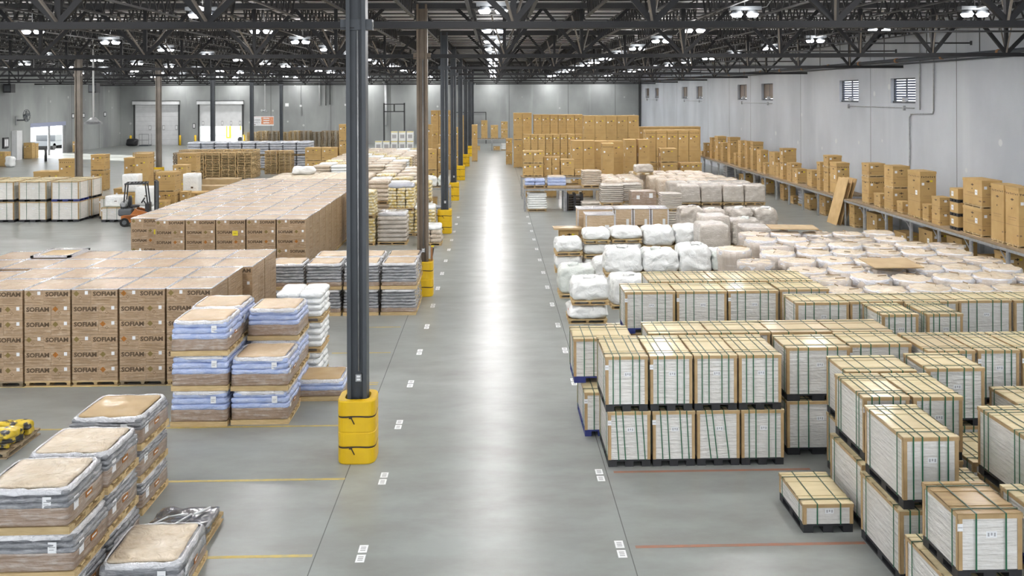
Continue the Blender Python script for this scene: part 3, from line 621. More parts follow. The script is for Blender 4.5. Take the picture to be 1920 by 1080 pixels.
def wp(w, d, m=None): return cached(('wpal', round(w, 2), round(d, 2), m.name if m else ''), lambda: wood_pallet(w, d, m=m))
def pp(w, d, m=None): return cached(('ppal', round(w, 2), round(d, 2), m.name if m else ''), lambda: plastic_pallet(w, d, m=m))
def ringy(d, h, lean=0.0, m=None, z0=0.12):
    q = M(); t = .008; m = m or green
    q.beam((0, -d / 2 - .006, h + .004), (lean, -d / 2 - .006, z0), .016, .006, m); q.beam((0, d / 2 + .006, h), (0, d / 2 + .006, z0), .016, .006, m)
    q.box(-t, t, -d / 2 - .008, d / 2 + .008, h, h + .006, greend); return q
def ringx(w, h, z0=0.12):
    q = M(); t = .008
    q.box(-w / 2 - .008, -w / 2 - .002, -t, t, z0, h, green).box(w / 2 + .002, w / 2 + .008, -t, t, z0, h, green).box(-w / 2 - .008, w / 2 + .008, -t, t, h + .001, h + .007, greend); return q
def crate(w, d, h, straps=4, lid='w', pal='k', lean=0.0, cross=2):
    w, d, h = round(w, 2), round(d, 2), round(h, 2); ph = .12; lm = {'w': lidw, 'b': lidb, 'p': lidp}[lid]
    def body():
        q = M().box(-w / 2 + .015, w / 2 - .015, -d / 2 + .015, d / 2 - .015, ph, h - .03, panel); return q
    def lidf():
        q = M().box(-w / 2, w / 2, -d / 2, d / 2, h - .03, h - .008, lm)
        for y0, y1 in ((-d / 2, -d / 2 + .07), (d / 2 - .07, d / 2), (-.22 * d - .03, -.22 * d + .03), (.22 * d - .03, .22 * d + .03)): q.box(-w / 2 - .002, w / 2 + .002, y0, y1, h - .01, h, lm)
        q.box(-w / 2 - .004, w / 2 + .004, -d / 2 - .004, -d / 2 + .012, h - .055, h - .008, post).box(-w / 2 - .004, w / 2 + .004, d / 2 - .012, d / 2 + .004, h - .055, h - .008, post)
        q.box(-w / 2 - .004, -w / 2 + .012, -d / 2, d / 2, h - .05, h - .008, post).box(w / 2 - .012, w / 2 + .004, -d / 2, d / 2, h - .05, h - .008, post); return q
    def cpost(): return M().box(0, .05, 0, .008, ph, h - .05, post).box(0, .008, 0, .05, ph, h - .05, post)
    cp = cached(('cp', h), cpost)
    ps = [Pt('pallet', pp(w * .98, d * .98, bluep if pal == 'b' else None), label='dark blue plastic pallet' if pal == 'b' else 'black plastic pallet'),
          Pt('side_panels', cached(('cb', w, d, h), body)), Pt('lid', cached(('cl', w, d, h, lid), lidf))]
    e = .003
    for x, y, z in ((-w / 2 + e, -d / 2 + e, 0), (w / 2 - e, -d / 2 + e, 90), (w / 2 - e, d / 2 - e, 180), (-w / 2 + e, d / 2 - e, 270)): ps.append(Pt('corner_post', cp, (x, y, 0), rz=R(z)))
    xs_ = {4: (-.32, -.16, .14, .30), 3: (-.3, -.15, .12), 2: (-.22, .24)}[straps]
    for x in xs_: ps.append(Pt('strap', cached(('ry', d, h, lean), lambda: ringy(d, h, lean)), (x * w, 0, 0)))
    for y in ((-.36, .34) if cross == 2 else (-.36, -.27, .26, .35)): ps.append(Pt('strap', cached(('rx', w, h), lambda: ringx(w, h)), (0, y * d, 0)))
    def lab():
        q = M().box(-.06, .06, 0, .002, -.035, .035, paper)
        for i in range(3): q.box(-.045 + i * .035, -.025 + i * .035, -.001, 0, -.02 + .01 * (i % 2), .02, grey_ink)
        return q
    ps.append(Pt('paper_label', cached('clab', lab), (.03 * w, -d / 2 + .012, ph + (h - ph) * .62)))
    if (int(w * 100) + int(h * 50)) % 2: ps.append(Pt('corner_label', cached('clab2', lambda: M().box(-.015, .045, 0, .003, -.04, .04, paper).box(-.01, .04, -.001, 0, -.005, .005, grey_ink)), (-w / 2 + .01, -d / 2 - .003, h * .8)))
    return ps
def add_crate(x0, x1, y0, y1, z0, z1, label, group=None, **k):
    put('crate', crate(x1 - x0 - .02, y1 - y0 - .02, z1 - z0 - .004, **k), label, 'crate', ((x0 + x1) / 2, (y0 + y1) / 2, z0), group)
H1, H2 = 0.92, 1.84
# front block: four narrow crates, two high
G4 = 'four pairs of strapped crates by the aisle'
pos4 = ['leftmost', 'second from the left', 'third from the left', 'rightmost']
for i in range(4):
    x0 = 1.83 + i * .745
    add_crate(x0, x0 + .735, 15.0, 16.3, H1, H2, 'white-sided green-strapped crate, upper layer of the front four by the aisle, ' + pos4[i], G4)
    add_crate(x0 + .04, x0 + .775, 15.0, 16.3, 0, H1, 'white-sided green-strapped crate, lower layer of the front four by the aisle, ' + pos4[i], G4, straps=3 if i == 2 else 4, lean=(.05, .04, .09, 0)[i])
add_crate(1.47, 2.6, 16.9, 17.85, .80, 1.63, 'wide crate on a dark blue pallet at the aisle corner behind the front four', pal='b')
add_crate(1.62, 2.25, 16.36, 17.9, 0, .80, 'narrow crate on the floor under the blue-palleted aisle crate', pal='b', straps=2)
R2 = 'wide crates right of the front four'
add_crate(5.0, 6.12, 15.4, 16.25, H1, H2, 'wide strapped crate just right of the front four, upper one', R2)
add_crate(5.0, 6.12, 15.4, 16.25, 0, H1, 'wide wrapped crate just right of the front four, lower one', R2)
add_crate(6.15, 7.26, 15.55, 16.38, H1, H2, 'second wide strapped crate right of the front four, upper one', R2)
add_crate(6.15, 7.26, 15.55, 16.38, 0, H1, 'second wide crate right of the front four, lower one', R2)
for i, (xa, xb, ld) in enumerate(((7.32, 8.14, 'p'), (8.17, 8.9, 'w'), (8.93, 9.68, 'w'), (9.72, 10.5, 'w'))):
    for l in (0, 1): add_crate(xa, xb, 15.1, 16.3, l * H1, (l + 1) * H1, 'crate with %s lid, right of the two wide crates, %s, %s one' % ('a plain brown' if ld == 'p' else 'a pale', nth(i), 'upper' if l else 'lower'), 'narrow crates at the right of the second row', lid=ld)
pn = ['leftmost', 'second from the left', 'third with a plain lid', 'rightmost with a plain lid']
for i in range(4):
    x0 = 2.8 + i * 1.13
    for l in (0, 1): add_crate(x0, x0 + 1.12, 16.42, 17.3, l * H1, (l + 1) * H1, 'wide crate directly behind the front four, %s, %s layer' % (pn[i], 'upper' if l else 'lower'), 'wide crates behind the front four', lid='p' if i > 1 else 'w', straps=2 if i > 1 else 4)
bn = ['on a dark blue pallet', 'second from the aisle', 'third from the aisle']
for i in range(3):
    x0 = 2.87 + i * 1.145
    for l in (0, 1):
        if i == 0 and l == 0: add_crate(x0 - .3, x0 + .85, 19.95, 20.85, 0, H1, 'crate under the blue-palleted crate of the long middle row', lid='w'); continue
        add_crate(x0, x0 + 1.13, 19.87, 20.8, l * H1, (l + 1) * H1, 'wide crate in the long middle row, %s, %s layer' % (bn[i], 'upper' if l else 'lower'), 'crates of the long middle row', pal='b' if i == 0 else 'k')
for l in (0, 1): add_crate(6.35, 7.47, 20.0, 20.85, l * H1, (l + 1) * H1, 'wide crate behind the right-hand middle row, %s layer' % ('upper' if l else 'lower'), 'crates of the long middle row')
for i in range(6):
    x0 = 6.27 + i * 1.155
    for l in (0, 1): add_crate(x0, x0 + 1.14, 18.7 + (.04 if i % 2 else 0), 19.55, l * H1, (l + 1) * H1, 'wide crate in the row just before the round loads, %s from left, %s layer' % (nth(i), 'upper' if l else 'lower'), 'crates of the right-hand middle row')
for i, xa in enumerate((7.63, 8.52)):
    for l in (0, 1): add_crate(xa, xa + .74, 17.63, 18.63, l * H1, (l + 1) * H1, '%s of two green-strapped crates before the right middle row, %s layer' % (('left', 'right')[i], 'upper' if l else 'lower'), 'two crates in front of the middle row', cross=4)
for i in range(5):
    xa = 3.6 + i * .77
    for l in (0, 1): add_crate(xa, xa + .76, 20.95, 22.15, l * H1, (l + 1) * H1, 'narrow crate behind the long middle row, %s from the aisle, %s layer' % (nth(i), 'upper' if l else 'lower'), 'narrow crates of the back row')
# near right group
add_crate(5.5, 6.64, 14.05, 14.92, H1, H2, 'yellow-lidded crate behind the near right stacks, upper one')
add_crate(5.5, 6.64, 14.05, 14.92, 0, H1, 'crate under the yellow-lidded crate behind the near right stacks')
add_crate(6.84, 7.78, 14.15, 15.02, H1, H2, 'broad yellow-lidded crate right of the near stacks, upper one')
add_crate(6.84, 7.78, 14.15, 15.02, 0, H1, 'crate under the broad yellow-lidded crate right of the near stacks')
add_crate(7.9, 9.1, 13.3, 14.3, .75, 1.5, 'tan-lidded crate at the right frame edge, upper one')
add_crate(7.9, 9.1, 13.3, 14.3, 0, .75, 'crate under the tan-lidded crate at the right frame edge')
add_crate(5.28, 5.97, 12.85, 13.97, H1, H2, 'narrow crate standing behind the largest near crate, upper left one', cross=4)
add_crate(5.2, 5.9, 12.72, 13.97, 0, H1, 'narrow crate on the floor behind the low crate')
add_crate(5.99, 6.73, 12.82, 13.95, H1, H2, 'pale-lidded crate in the middle of the near right stacks, upper one')
add_crate(5.99, 6.73, 12.82, 13.95, 0, H1, 'crate under the pale-lidded crate in the near right stacks')
add_crate(5.16, 5.9, 11.33, 12.55, H1, H2, 'largest near crate with a yellow lid and four green straps, upper one', cross=2)
add_crate(5.1, 5.84, 11.3, 12.55, 0, H1, 'crate on the floor under the largest near crate')
add_crate(6.0, 6.65, 11.5, 12.6, 0, H1, 'low crate in the gap right of the largest near crate')
add_crate(6.82, 7.55, 12.75, 13.9, 0, H1, 'yellow-lidded low crate in the gap behind the right edge stack')
add_crate(6.71, 7.5, 11.25, 12.45, H1, H2, 'tall-standing crate at the right frame edge, upper one', cross=4)
add_crate(6.71, 7.5, 11.25, 12.45, 0, H1, 'crate under the tall-standing crate at the right frame edge')
add_crate(4.33, 5.07, 12.65, 13.75, 0, .41, 'low half-height crate standing alone at the edge of the aisle', straps=2)
add_crate(5.04, 5.78, 9.75, 10.6, .86, 1.6, 'brown-lidded crate at the lower right, upper one', lid='b', straps=2)
add_crate(4.95, 5.75, 9.65, 10.85, 0, .86, 'crate under the brown-lidded crate at the lower right')
add_crate(5.92, 6.7, 9.4, 10.5, .9, 1.6, 'crate cut by the lower right frame corner, upper one', pal='b')
add_crate(5.92, 6.7, 9.4, 10.5, 0, .9, 'crate under the one cut by the lower right frame corner')
# crates far left, two high
fl = ['leftmost', 'second from the left', 'third from the left', 'rightmost']
for i in range(4):
    x0 = -26.55 + i * 1.58
    for l in (0, 1): add_crate(x0, x0 + 1.36, 45.3, 46.5, l * 1.0, (l + 1) * 1.0, 'white-sided crate in the far left front row, %s, %s layer' % (fl[i], 'upper' if l else 'lower'), 'far left white-sided crates', pal='b' if i == 3 and l else 'k', straps=2)
for i in range(4):
    x0 = -26.5 + i * 1.58
    for l in (0, 1): add_crate(x0, x0 + 1.36, 46.65, 47.9, l * 1.0, (l + 1) * 1.0, 'white-sided crate in the far left second row, %s, %s layer' % (fl[i], 'upper' if l else 'lower'), 'far left white-sided crates', straps=2)
add_crate(-19.95, -19.1, 46.4, 47.5, 0, 1.05, 'single white-sided crate right of the far left stacks', straps=2)
add_crate(-19.3, -18.25, 45.1, 46.2, 0, .72, 'low white-sided crate behind the forklift tail', straps=2)

# ------------------------------------------------------------------ wrapped carton loads (printed SOFIAM)
CH = .325
def carton(w, kind, d=.54, seed=0):
    def f():
        q = M().box(0, w - .004, 0, d, 0, CH - .004, cardw); o = -.0015
        q.box(.0, w - .004, .25, .29, CH - .004, CH - .003, cardtop)
        if kind == 'n':
            text(q, 'SOFIAM', .125, ink, (w * .5, o, .225), '-y', 1.12)
            for j, (a, b) in enumerate(((.12, .88), (.25, .75), (.2, .8), (.25, .7))): rect(q, '-y', a * w, b * w, .135 - j * .032, .143 - j * .032, o, inkl)
        elif kind == 'i':
            diamond(q, '-y', .09, .235, .062, o, inko if seed % 3 == 0 else inkg); diamond(q, '-y', .175, .155, .04, o, inkl); diamond(q, '-y', .175, .155, .026, o - .0006, cardw)
            rect(q, '-y', .27, .335, .215, .29, o, paper)
            for j in range(3): rect(q, '-y', .05, .17, .10 - j * .025, .106 - j * .025, o, inkl); rect(q, '-y', .22, .34, .12 - j * .03, .126 - j * .03, o, inkl)
        return q
    return cached(('ctn', round(w, 3), kind, d, seed % 3 == 0), f)
def side_carton(d, kind='s'):
    def f():
        q = M().box(0, .5, 0, d - .004, 0, CH - .004, cardw); o = .5015
        text(q, 'SOFIAM', .09, inkl, (o, d * .45, .215), '+x')
        for j in range(3): rect(q, '+x', .2 * d, .8 * d, .12 - j * .03, .128 - j * .03, o, inkl)
        return q
    return cached(('sct', d, kind), f)
rs = random.Random(5)
def carton_load(w, d, layers, full, seed, side=False):
    ps = [Pt('pallet', wp(w, d, pwoodd if seed % 3 == 1 else None))]
    wi, wn = w * .42, w * .58
    for l in range(layers):
        top = l == layers - 1; z = .12 + l * CH; A = (layers - 1 - l) % 3 == 0
        if not full and not top: continue
        ky = 'ni' if not A else 'in'; x = -w / 2
        for c in ky:
            ww = wi if c == 'i' else wn
            ps.append(Pt('carton', carton(ww, c if full else 'p', d / 2, seed + l), (x, -d / 2, z)))
            x += ww
        if top or side:
            ps.append(Pt('carton', carton(w - (.5 if side and not top else 0), 'p', d / 2), (-w / 2, 0.002, z)))
            if side and not top: ps.append(Pt('carton', side_carton(d / 2), (w / 2 - .502, 0.002, z)))
        elif l < layers - 1:
            ps.append(Pt('carton', carton(w, 'p', d / 2), (-w / 2, .002, z)))
    if not full: ps.append(Pt('lower_cartons', cached(('lc', round(w, 2), round(d, 2), layers), lambda: M().box(-w / 2 + .003, w / 2 - .003, -d / 2 + .003, d / 2 - .003, .12, .12 + (layers - 1) * CH - .002, cardw))))
    zt = .12 + layers * CH
    def fr():
        q = M(); t = .018
        q.beam((-w / 2, -d / 2, zt), (w / 2, -d / 2, zt), t, t, filmm).beam((w / 2, -d / 2, zt), (w / 2, d / 2, zt), t, t, filmm).beam((-w / 2, d / 2, zt), (w / 2, d / 2, zt), t, t, filmm).beam((-w / 2, -d / 2, zt), (-w / 2, d / 2, zt), t, t, filmm); return q
    ps.append(Pt('film_edge', cached(('fe', round(w, 2), round(d, 2), layers), fr), label='shiny gathered film along the top edges'))
    return ps
cn = lambda i: nth(i) + ' from left'
G1 = 'near block of wrapped printed cartons'
for r in range(4):
    for c in range(0 if r == 0 else -1, 6):
        if r == 1 and c == 0: continue
        w_, d_ = .96, 1.16
        x = -11.53 + 1.0 * c + (.22 if r >= 2 else .0); y = 20.2 + r * 1.22 + (.95 if r == 0 and c == 0 else 0)
        side = c == 5; full = r == 0 or side
        put('carton_load', carton_load(w_, d_, 6, full, r * 7 + c, side=side), 'wrapped brown carton load, near block, %s row from camera, %s' % (nth(r), nth(c) + ' from left' if c >= 0 else 'at the frame edge'), 'carton load', (x, y, 0), G1)
x0 = -12.55 + .25
put('tray', M().box(-.48, .48, -.55, .55, 0, .015, sheet).box(-.5, .5, -.58, -.48, 0, .05, filmm).box(-.5, .5, .48, .58, 0, .05, filmm).box(-.5, -.42, -.58, .58, 0, .05, filmm).box(.42, .5, -.58, .58, 0, .05, filmm).mesh('tray'), 'white-edged flat tray lying on the back left load of the near carton block', 'tray', (-11.3, 24.0, 2.085))
G2 = 'far block of wrapped printed cartons'
for r in range(15):
    for c in range(6):
        x = -11.75 + c * 1.0; y = 31.0 + r * 1.21
        if c == 0: y += .5
        if r > 11 and c == 0: continue
        front = r == 0
        ly = 6
        if r >= 12:
            put('carton_load', [Pt('pallet', wp(.96, 1.16)), Pt('wrapped_cartons', cached('palel', lambda: M().box(-.48, .48, -.58, .58, .12, 1.95, cardpale).soft(0, 0, 1.93, .97, 1.17, .16, .07, cream, 8, amp=.03, seed=3)))], 'pale film-topped carton load behind the brown far block, %s row, %s' % (nth(r - 12), cn(c)), 'carton load', (x, y, 0), G2)
            continue
        side = c == 5
        sp = carton_load(.96, 1.16, ly, front or (side and r < 9), r + c * 3, side=side)
        if not front and not (side and r < 9): sp = [Pt('pallet', wp(.96, 1.16))] + [Pt('carton', carton(.96, 'p', .58), (-.48, -.58 + .581 * j, .12 + 5 * CH)) for j in (0, 1)] + [q for q in sp if q[0] in ('lower_cartons', 'film_edge')]
        put('carton_load', sp, 'wrapped brown carton load, far block, %s row from camera, %s' % (nth(r), cn(c)), 'carton load', (x, y, 0), G2)
for x, z, lab in ((-11.6, 1.62, 'left'), (-8.85, 1.62, 'right')): put('yellow_sticker', M().box(-.09, .09, -.004, 0, -.08, .08, yellowst).box(-.05, .05, -.006, -.004, -.01, .0, ink).mesh('ys'), 'yellow sticker on the front of the far carton block, the %s one' % lab, 'sticker', (x + (.25), 30.40 if lab == 'right' else 30.85, z))
put('white_bundle', M().soft(0, 0, 0, 1.1, .9, .42, .2, whitebag, 8, amp=.1, fr=3, seed=4).mesh('wb'), 'crumpled white bundle lying on top of the far carton block', 'bundle', (-9.9, 47.6, 2.08))

# ------------------------------------------------------------------ sack loads on pallets
def tray_load(w, d, h, bag, n=3, topm=None, seed=0, tray=.24, palw=None, mark=True, sheetm=None, slump=0.0):
    key = (round(w, 2), round(d, 2), round(h, 2), bag.name, n, seed)
    zt = .075 + tray; bh = (h - zt - .02) / n
    ps = [Pt('pallet', cached(('spal', round(w, 2), round(d, 2)), lambda: solid_pallet(w, d))), Pt('carton_tray', cached(('tr',) + key, lambda: M().soft(0, 0, .085, w * .985, d * .985, tray, .03, traym, 10, amp=.010, seed=seed)))]
    for i in range(n):
        k2 = 1.01 - .012 * i - (.02 if i == n - 1 else 0)
        ps.append(Pt('sack_layer', cached(('sl', i) + key, lambda: M().soft(0, 0, 0, w * .99 * k2, d * .99 * k2, bh * 1.12, min(.05, bh * .5), bag, 16, amp=.022, fr=6, seed=seed * 5 + i, nz=4)), (0, 0, zt + i * bh - .02)))
    tm = sheetm or topm or cardpale
    ps.append(Pt('top_sheet', cached(('ts',) + key, lambda: M().soft(0, 0, h - .045, w * .88, d * .90, .05, .09, tm, 12, amp=.016, fr=4, seed=seed + 2, nz=1)), label='pale cardboard sheet under film'))
    def rim():
        q = M(); pts = []; N_ = 44; k = q.mi(filmm); a0, b0 = w * .475, d * .48
        for j, (sc, zz) in enumerate(((1.02, -.06), (1.02, -.025), (.99, .0), (.96, .008), (.935, -.004))):
            for i in range(N_):
                t = 2 * math.pi * i / N_; c_, s_ = math.cos(t), math.sin(t); e = (abs(c_) ** 9 + abs(s_) ** 9) ** (1 / 9)
                nz_ = noise.noise(Vector((c_ * 3 + seed, s_ * 3, j * .3))) * .022
                q.v.append((a0 * c_ / e * sc + nz_, b0 * s_ / e * sc + nz_, h - .01 + zz + nz_ * .6))
        for j in range(4):
            for i in range(N_): i2 = (i + 1) % N_; q.f.append((j * N_ + i, j * N_ + i2, (j + 1) * N_ + i2, (j + 1) * N_ + i)); q.m.append(k); q.sm.append(True)
        return q
    ps.append(Pt('film_hood', cached(('fh',) + key, rim), label='gathered clear film round the top'))
    if mark:
        ps.append(Pt('paper_label', cached('plab', lambda: M().box(-.05, .05, -.004, 0, -.065, .065, paper).box(-.035, .035, -.006, -.004, .0, .01, grey_ink).box(-.035, .02, -.006, -.004, -.03, -.02, grey_ink)), (w * .26, -d / 2 + .005, h - .16)))
        ps.append(Pt('paper_label', cached('plabs', lambda: M().box(0, .004, -.06, .06, -.08, .08, paper).box(.004, .006, -.04, .04, .0, .01, grey_ink)), (w / 2 - .008, -d * .3, h * .56)))
        ps.append(Pt('orange_print', cached('opr', lambda: M().box(0, .003, -.09, .09, -.035, .035, inko).box(.003, .005, -.06, .06, -.01, .012, paper)), (w / 2 - .006, d * .05, h * .48)))
    return ps
def stack(x, y, w, d, h, n, bag, lab, group, seed=0, **k):
    for l in range(n):
        pos = (['upper', 'middle', 'lowest'] if n == 3 else ['upper', 'lower'])[n - 1 - l] if n > 1 else ''
        dx = (rs.random() - .5) * .06; dy = (rs.random() - .5) * .05
        put('sack_load', tray_load(w, d, h, bag, seed=seed + l, **k), lab + (', ' + pos + ' one' if n > 1 else ''), 'sack load', (x + dx, y + dy, l * h), group, rz=(rs.random() - .5) * .03)
GN = 'film-wrapped grey sack loads at the lower left'
stack(-5.5, 11.25, 1.08, 1.0, .535, 3, greyb, 'cream-topped grey sack load at the lower left frame edge', GN, 1, topm=cream)
stack(-5.5, 12.32, 1.06, 1.0, .535, 3, greyb, 'cream-topped grey sack load behind the one at the frame edge', GN, 4, topm=cream)
stack(-5.72, 14.05, 1.06, 1.1, .49, 3, greyb, 'brown-topped grey sack load in the stack beside the yellow floor line', GN, 7, topm=sheet)
put('sack_load', tray_load(1.02, 1.12, .5, greyb, n=2, seed=11, topm=cream, tray=.14), 'single low grey sack load with a dented cream top by the bottom frame edge', 'sack load', (-4.35, 11.72, 0), None, rz=.03)
put('flattened_load', [Pt('pallet', wp(.9, 1.05)), Pt('black_film', M().soft(0, 0, .11, .88, 1.0, .11, .05, darkb, 14, amp=.035, fr=5, seed=3, nz=2).mesh('bf')),
    Pt('white_band', M().path([(-.38, -.1, .22), (-.2, .1, .25), (.05, .18, .25)], .012, paper).mesh('b1')), Pt('white_band', M().path([(-.1, -.42, .23), (.0, -.1, .26), (.1, .2, .24)], .012, paper).mesh('b2')), Pt('white_band', M().path([(.15, .15, .25), (.3, .4, .24)], .015, paper).mesh('b3')), Pt('paper_label', M().box(.22, .36, -.42, -.28, .225, .235, paper).mesh('pl'))],
    'nearly empty pallet covered with crumpled black film and white bands', 'pallet', (-4.42, 12.85, 0))
q = [Pt('pallet', wp(1.3, 1.15, pwoodd))]
yr = random.Random(3)
for i in range(30):
    l = i // 12; j = i % 12; q.append(Pt('sack', cached(('ysk', i % 4), lambda: M().soft(0, 0, 0, .36, .27, .13, .06, yellowb, 8, amp=.035, fr=7, seed=i)), (-.46 + (j % 4) * .3 + yr.uniform(-.04, .04) + .05 * l, -.36 + (j // 4) * .33 - (.05 * l), .11 + l * .115), rz=yr.uniform(-.5, .5)))
put('sack_load', q, 'wooden pallet of loose yellow and black sacks at the left frame edge', 'sack load', (-8.98, 16.3, 0))
GB = 'blue sack loads'
stack(-5.56, 17.68, 1.06, 1.06, .66, 3, blueb, 'blue sack load in the tall stack nearest the camera', GB, 21, topm=cardpale)
stack(-5.56, 18.84, 1.06, 1.06, .66, 3, blueb, 'blue sack load in the tall stack behind the front one', GB, 24, topm=cardpale)
stack(-4.4, 17.74, 1.08, 1.06, .63, 2, blueb, 'blue sack load in the two-high stack by the aisle', GB, 27, topm=cardpale)
stack(-4.42, 18.86, 1.02, 1.04, .635, 3, blueb, 'pale blue sack load in the stack behind the two-high one', GB, 30, topm=cardpale, mark=False)
put('sack_load', tray_load(1.0, .95, .43, blueb, n=2, seed=34, tray=.14, sheetm=sheet, mark=False), 'low blue sack load with a plain brown sheet beside the first column', 'sack load', (-3.56, 18.95, 0))
def sack_pile(w, d, h, nl, nx, ny, bag, seed=0, pal=None, cover=None):
    ph = .12; bh = (h - ph - (.1 if cover else 0)) / nl; sw, sd = w / nx, d / ny; ps = [Pt('pallet', wp(w, d, pal))]; rr = random.Random(seed)
    for l in range(nl):
        for i in range(nx):
            for j in range(ny):
                if 0 < i < nx - 1 and 0 < j < ny - 1 and l < nl - 1: continue
                v = (i + j * 2 + l) % 3
                ps.append(Pt('sack', cached(('sk', round(sw, 2), round(sd, 2), round(bh, 2), bag.name, v), lambda: M().soft(0, 0, 0, sw * 1.02, sd * 1.02, bh * 1.08, bh * .5, bag, 6, amp=.018, fr=7, seed=v + 3, nz=2)), (-w / 2 + sw * (i + .5) + rr.uniform(-.02, .02), -d / 2 + sd * (j + .5), ph + l * bh - .01), rz=rr.uniform(-.03, .03)))
    if cover: ps.append(Pt('plastic_cover', cached(('cv', round(w, 2), round(d, 2), cover.name, seed % 3), lambda: M().soft(0, 0, 0, w * .98, d * .98, .2, .1, cover, 10, amp=.05, fr=4, seed=seed % 3)), (0, 0, h - .12)))
    return ps
for l in range(3): put('sack_load', sack_pile(1.0, 1.0, .65, 4, 2, 2, whitebag, seed=l + 2), 'white sack load in the stack behind the pale blue one, %s' % ('lowest', 'middle', 'upper')[l] + ' one', 'sack load', (-4.25 + .02 * l, 20.15, l * .65), 'white sack loads behind the blue ones')
put('sack_load', sack_pile(.7, .9, .85, 5, 1, 2, whitebag, seed=9), 'short white sack load at the aisle side of the white sack stack', 'sack load', (-3.85 + .35, 21.4, 0)) if False else None
GS = 'silver-grey sack stacks behind the first column'
for r in range(2):
    for c in range(4):
        if r == 1 and c == 0: continue
        for l in range(2):
            put('sack_load', tray_load(1.0, 1.04, .735, greyb, n=6, seed=40 + (c + l) % 3, mark=False, tray=.14, topm=cardpale if r == 0 else sheet), 'silver-grey sack load behind the first column, %s row, %s, %s one' % (('front', 'back')[r], cn(c) if c < 3 else 'nearest aisle', ('lower', 'upper')[l]), 'sack load', (-5.86 + c * 1.055 + .02 * l, 26.1 + r * 1.15, l * .735), GS, rz=rs.uniform(-.01, .01))
# ------------------------------------------------------------------ tall brown cartons
def brown_box(w, d, h, pal=True, style=0, lid=True):
    w, d, h = round(w, 2), round(d, 2), round(h, 2); ph = .10 if pal else 0.0
    def f():
        q = M().box(-w / 2, w / 2, -d / 2, d / 2, ph, h - .004, card)
        for face, off, L_ in (('-y', -d / 2 - .0016, w), ('-x', -w / 2 - .0016, d), ('+x', w / 2 + .0016, d)):
            hh = h - ph
            if style in (1, 3) and hh > .7:
                n = 7
                for i in range(n):
                    a = -L_ * .4 + L_ * .8 * i / (n - 1); z = h - .22
                    if i % 2: diamond(q, face, a, z, .032, off, ink)
                    else: rect(q, face, a - .012, a + .012, z - .035, z + .035, off, ink); rect(q, face, a - .035, a + .035, z + .012, z + .028, off, ink)
            if style != 3:
                diamond(q, face, 0, ph + hh * .78, .05, off, ink); rect(q, face, -.09, .09, ph + hh * .78 - .015, ph + hh * .78 + .015, off, ink)
            if hh > .8:
                diamond(q, face, .02, ph + hh * .62, .035, off, ink); rect(q, face, -L_ * .3, L_ * .3, ph + hh * .46, ph + hh * .46 + .012, off, inkl); rect(q, face, -L_ * .25, L_ * .25, ph + hh * .42, ph + hh * .42 + .008, off, inkl)
            rect(q, face, -L_ / 2, L_ / 2, ph + hh * (.66 if style == 3 else .33), ph + hh * (.66 if style == 3 else .33) + .008, off, inkl)
            rect(q, face, -L_ * .46, -L_ * .34, ph + hh * .15, ph + hh * .15 + .05, off, inkl)
        return q
    ps = []
    if pal: ps.append(Pt('pallet', cached(('bp', w, d), lambda: wood_pallet(w, d, .10))))
    ps.append(Pt('carton_body', cached(('bb', w, d, h, pal, style), f)))
    if lid: ps.append(Pt('lid', cached(('bl', w, d, h), lambda: M().box(-w / 2 - .012, w / 2 + .012, -d / 2 - .012, d / 2 + .012, h - .10, h - .002, card).box(-w / 2 - .004, w / 2 + .004, -.03, .03, h - .002, h, cardlid))))
    ps.append(Pt('shipping_label', cached('slab', lambda: M().box(-.05, .05, -.003, 0, -.05, .05, paper)), (-w * .32 if w > .5 else 0, -d / 2 - .001, h * .74)))
    if w > .75 or d > .85:
        ps.append(Pt('shipping_label', cached('slab2', lambda: M().box(-.003, 0, -.08, .08, -.09, .09, paper).box(-.005, -.003, -.05, .05, .0, .02, grey_ink)), (-w / 2 - .001, -d * .2, h * .55)))
        ps.append(Pt('colour_sticker', cached('yst', lambda: M().box(-.05, .05, -.003, 0, -.035, .035, yellowst)), (w * .2, -d / 2 - .001, h * .8), label='yellow sticker'))
    return ps
def add_box(x0, x1, y0, y1, z0, z1, lab, group=None, **k):
    put('cardboard_box', brown_box(x1 - x0, y1 - y0, z1 - z0, **k), lab, 'cardboard box', ((x0 + x1) / 2, (y0 + y1) / 2, z0), group)
def column_of(x0, x1, y0, y1, zs, lab, group=None, **k):
    n = len(zs) - 1
    for l in range(n):
        pos = '' if n == 1 else (', upper one' if l == n - 1 else (', lowest one' if l == 0 and n > 2 else (', lower one' if l == 0 else (', middle one' if n == 3 else ', %s one up' % nth(l)))))
        add_box(x0, x1, y0, y1, zs[l], zs[l + 1], lab + pos, group, **k)
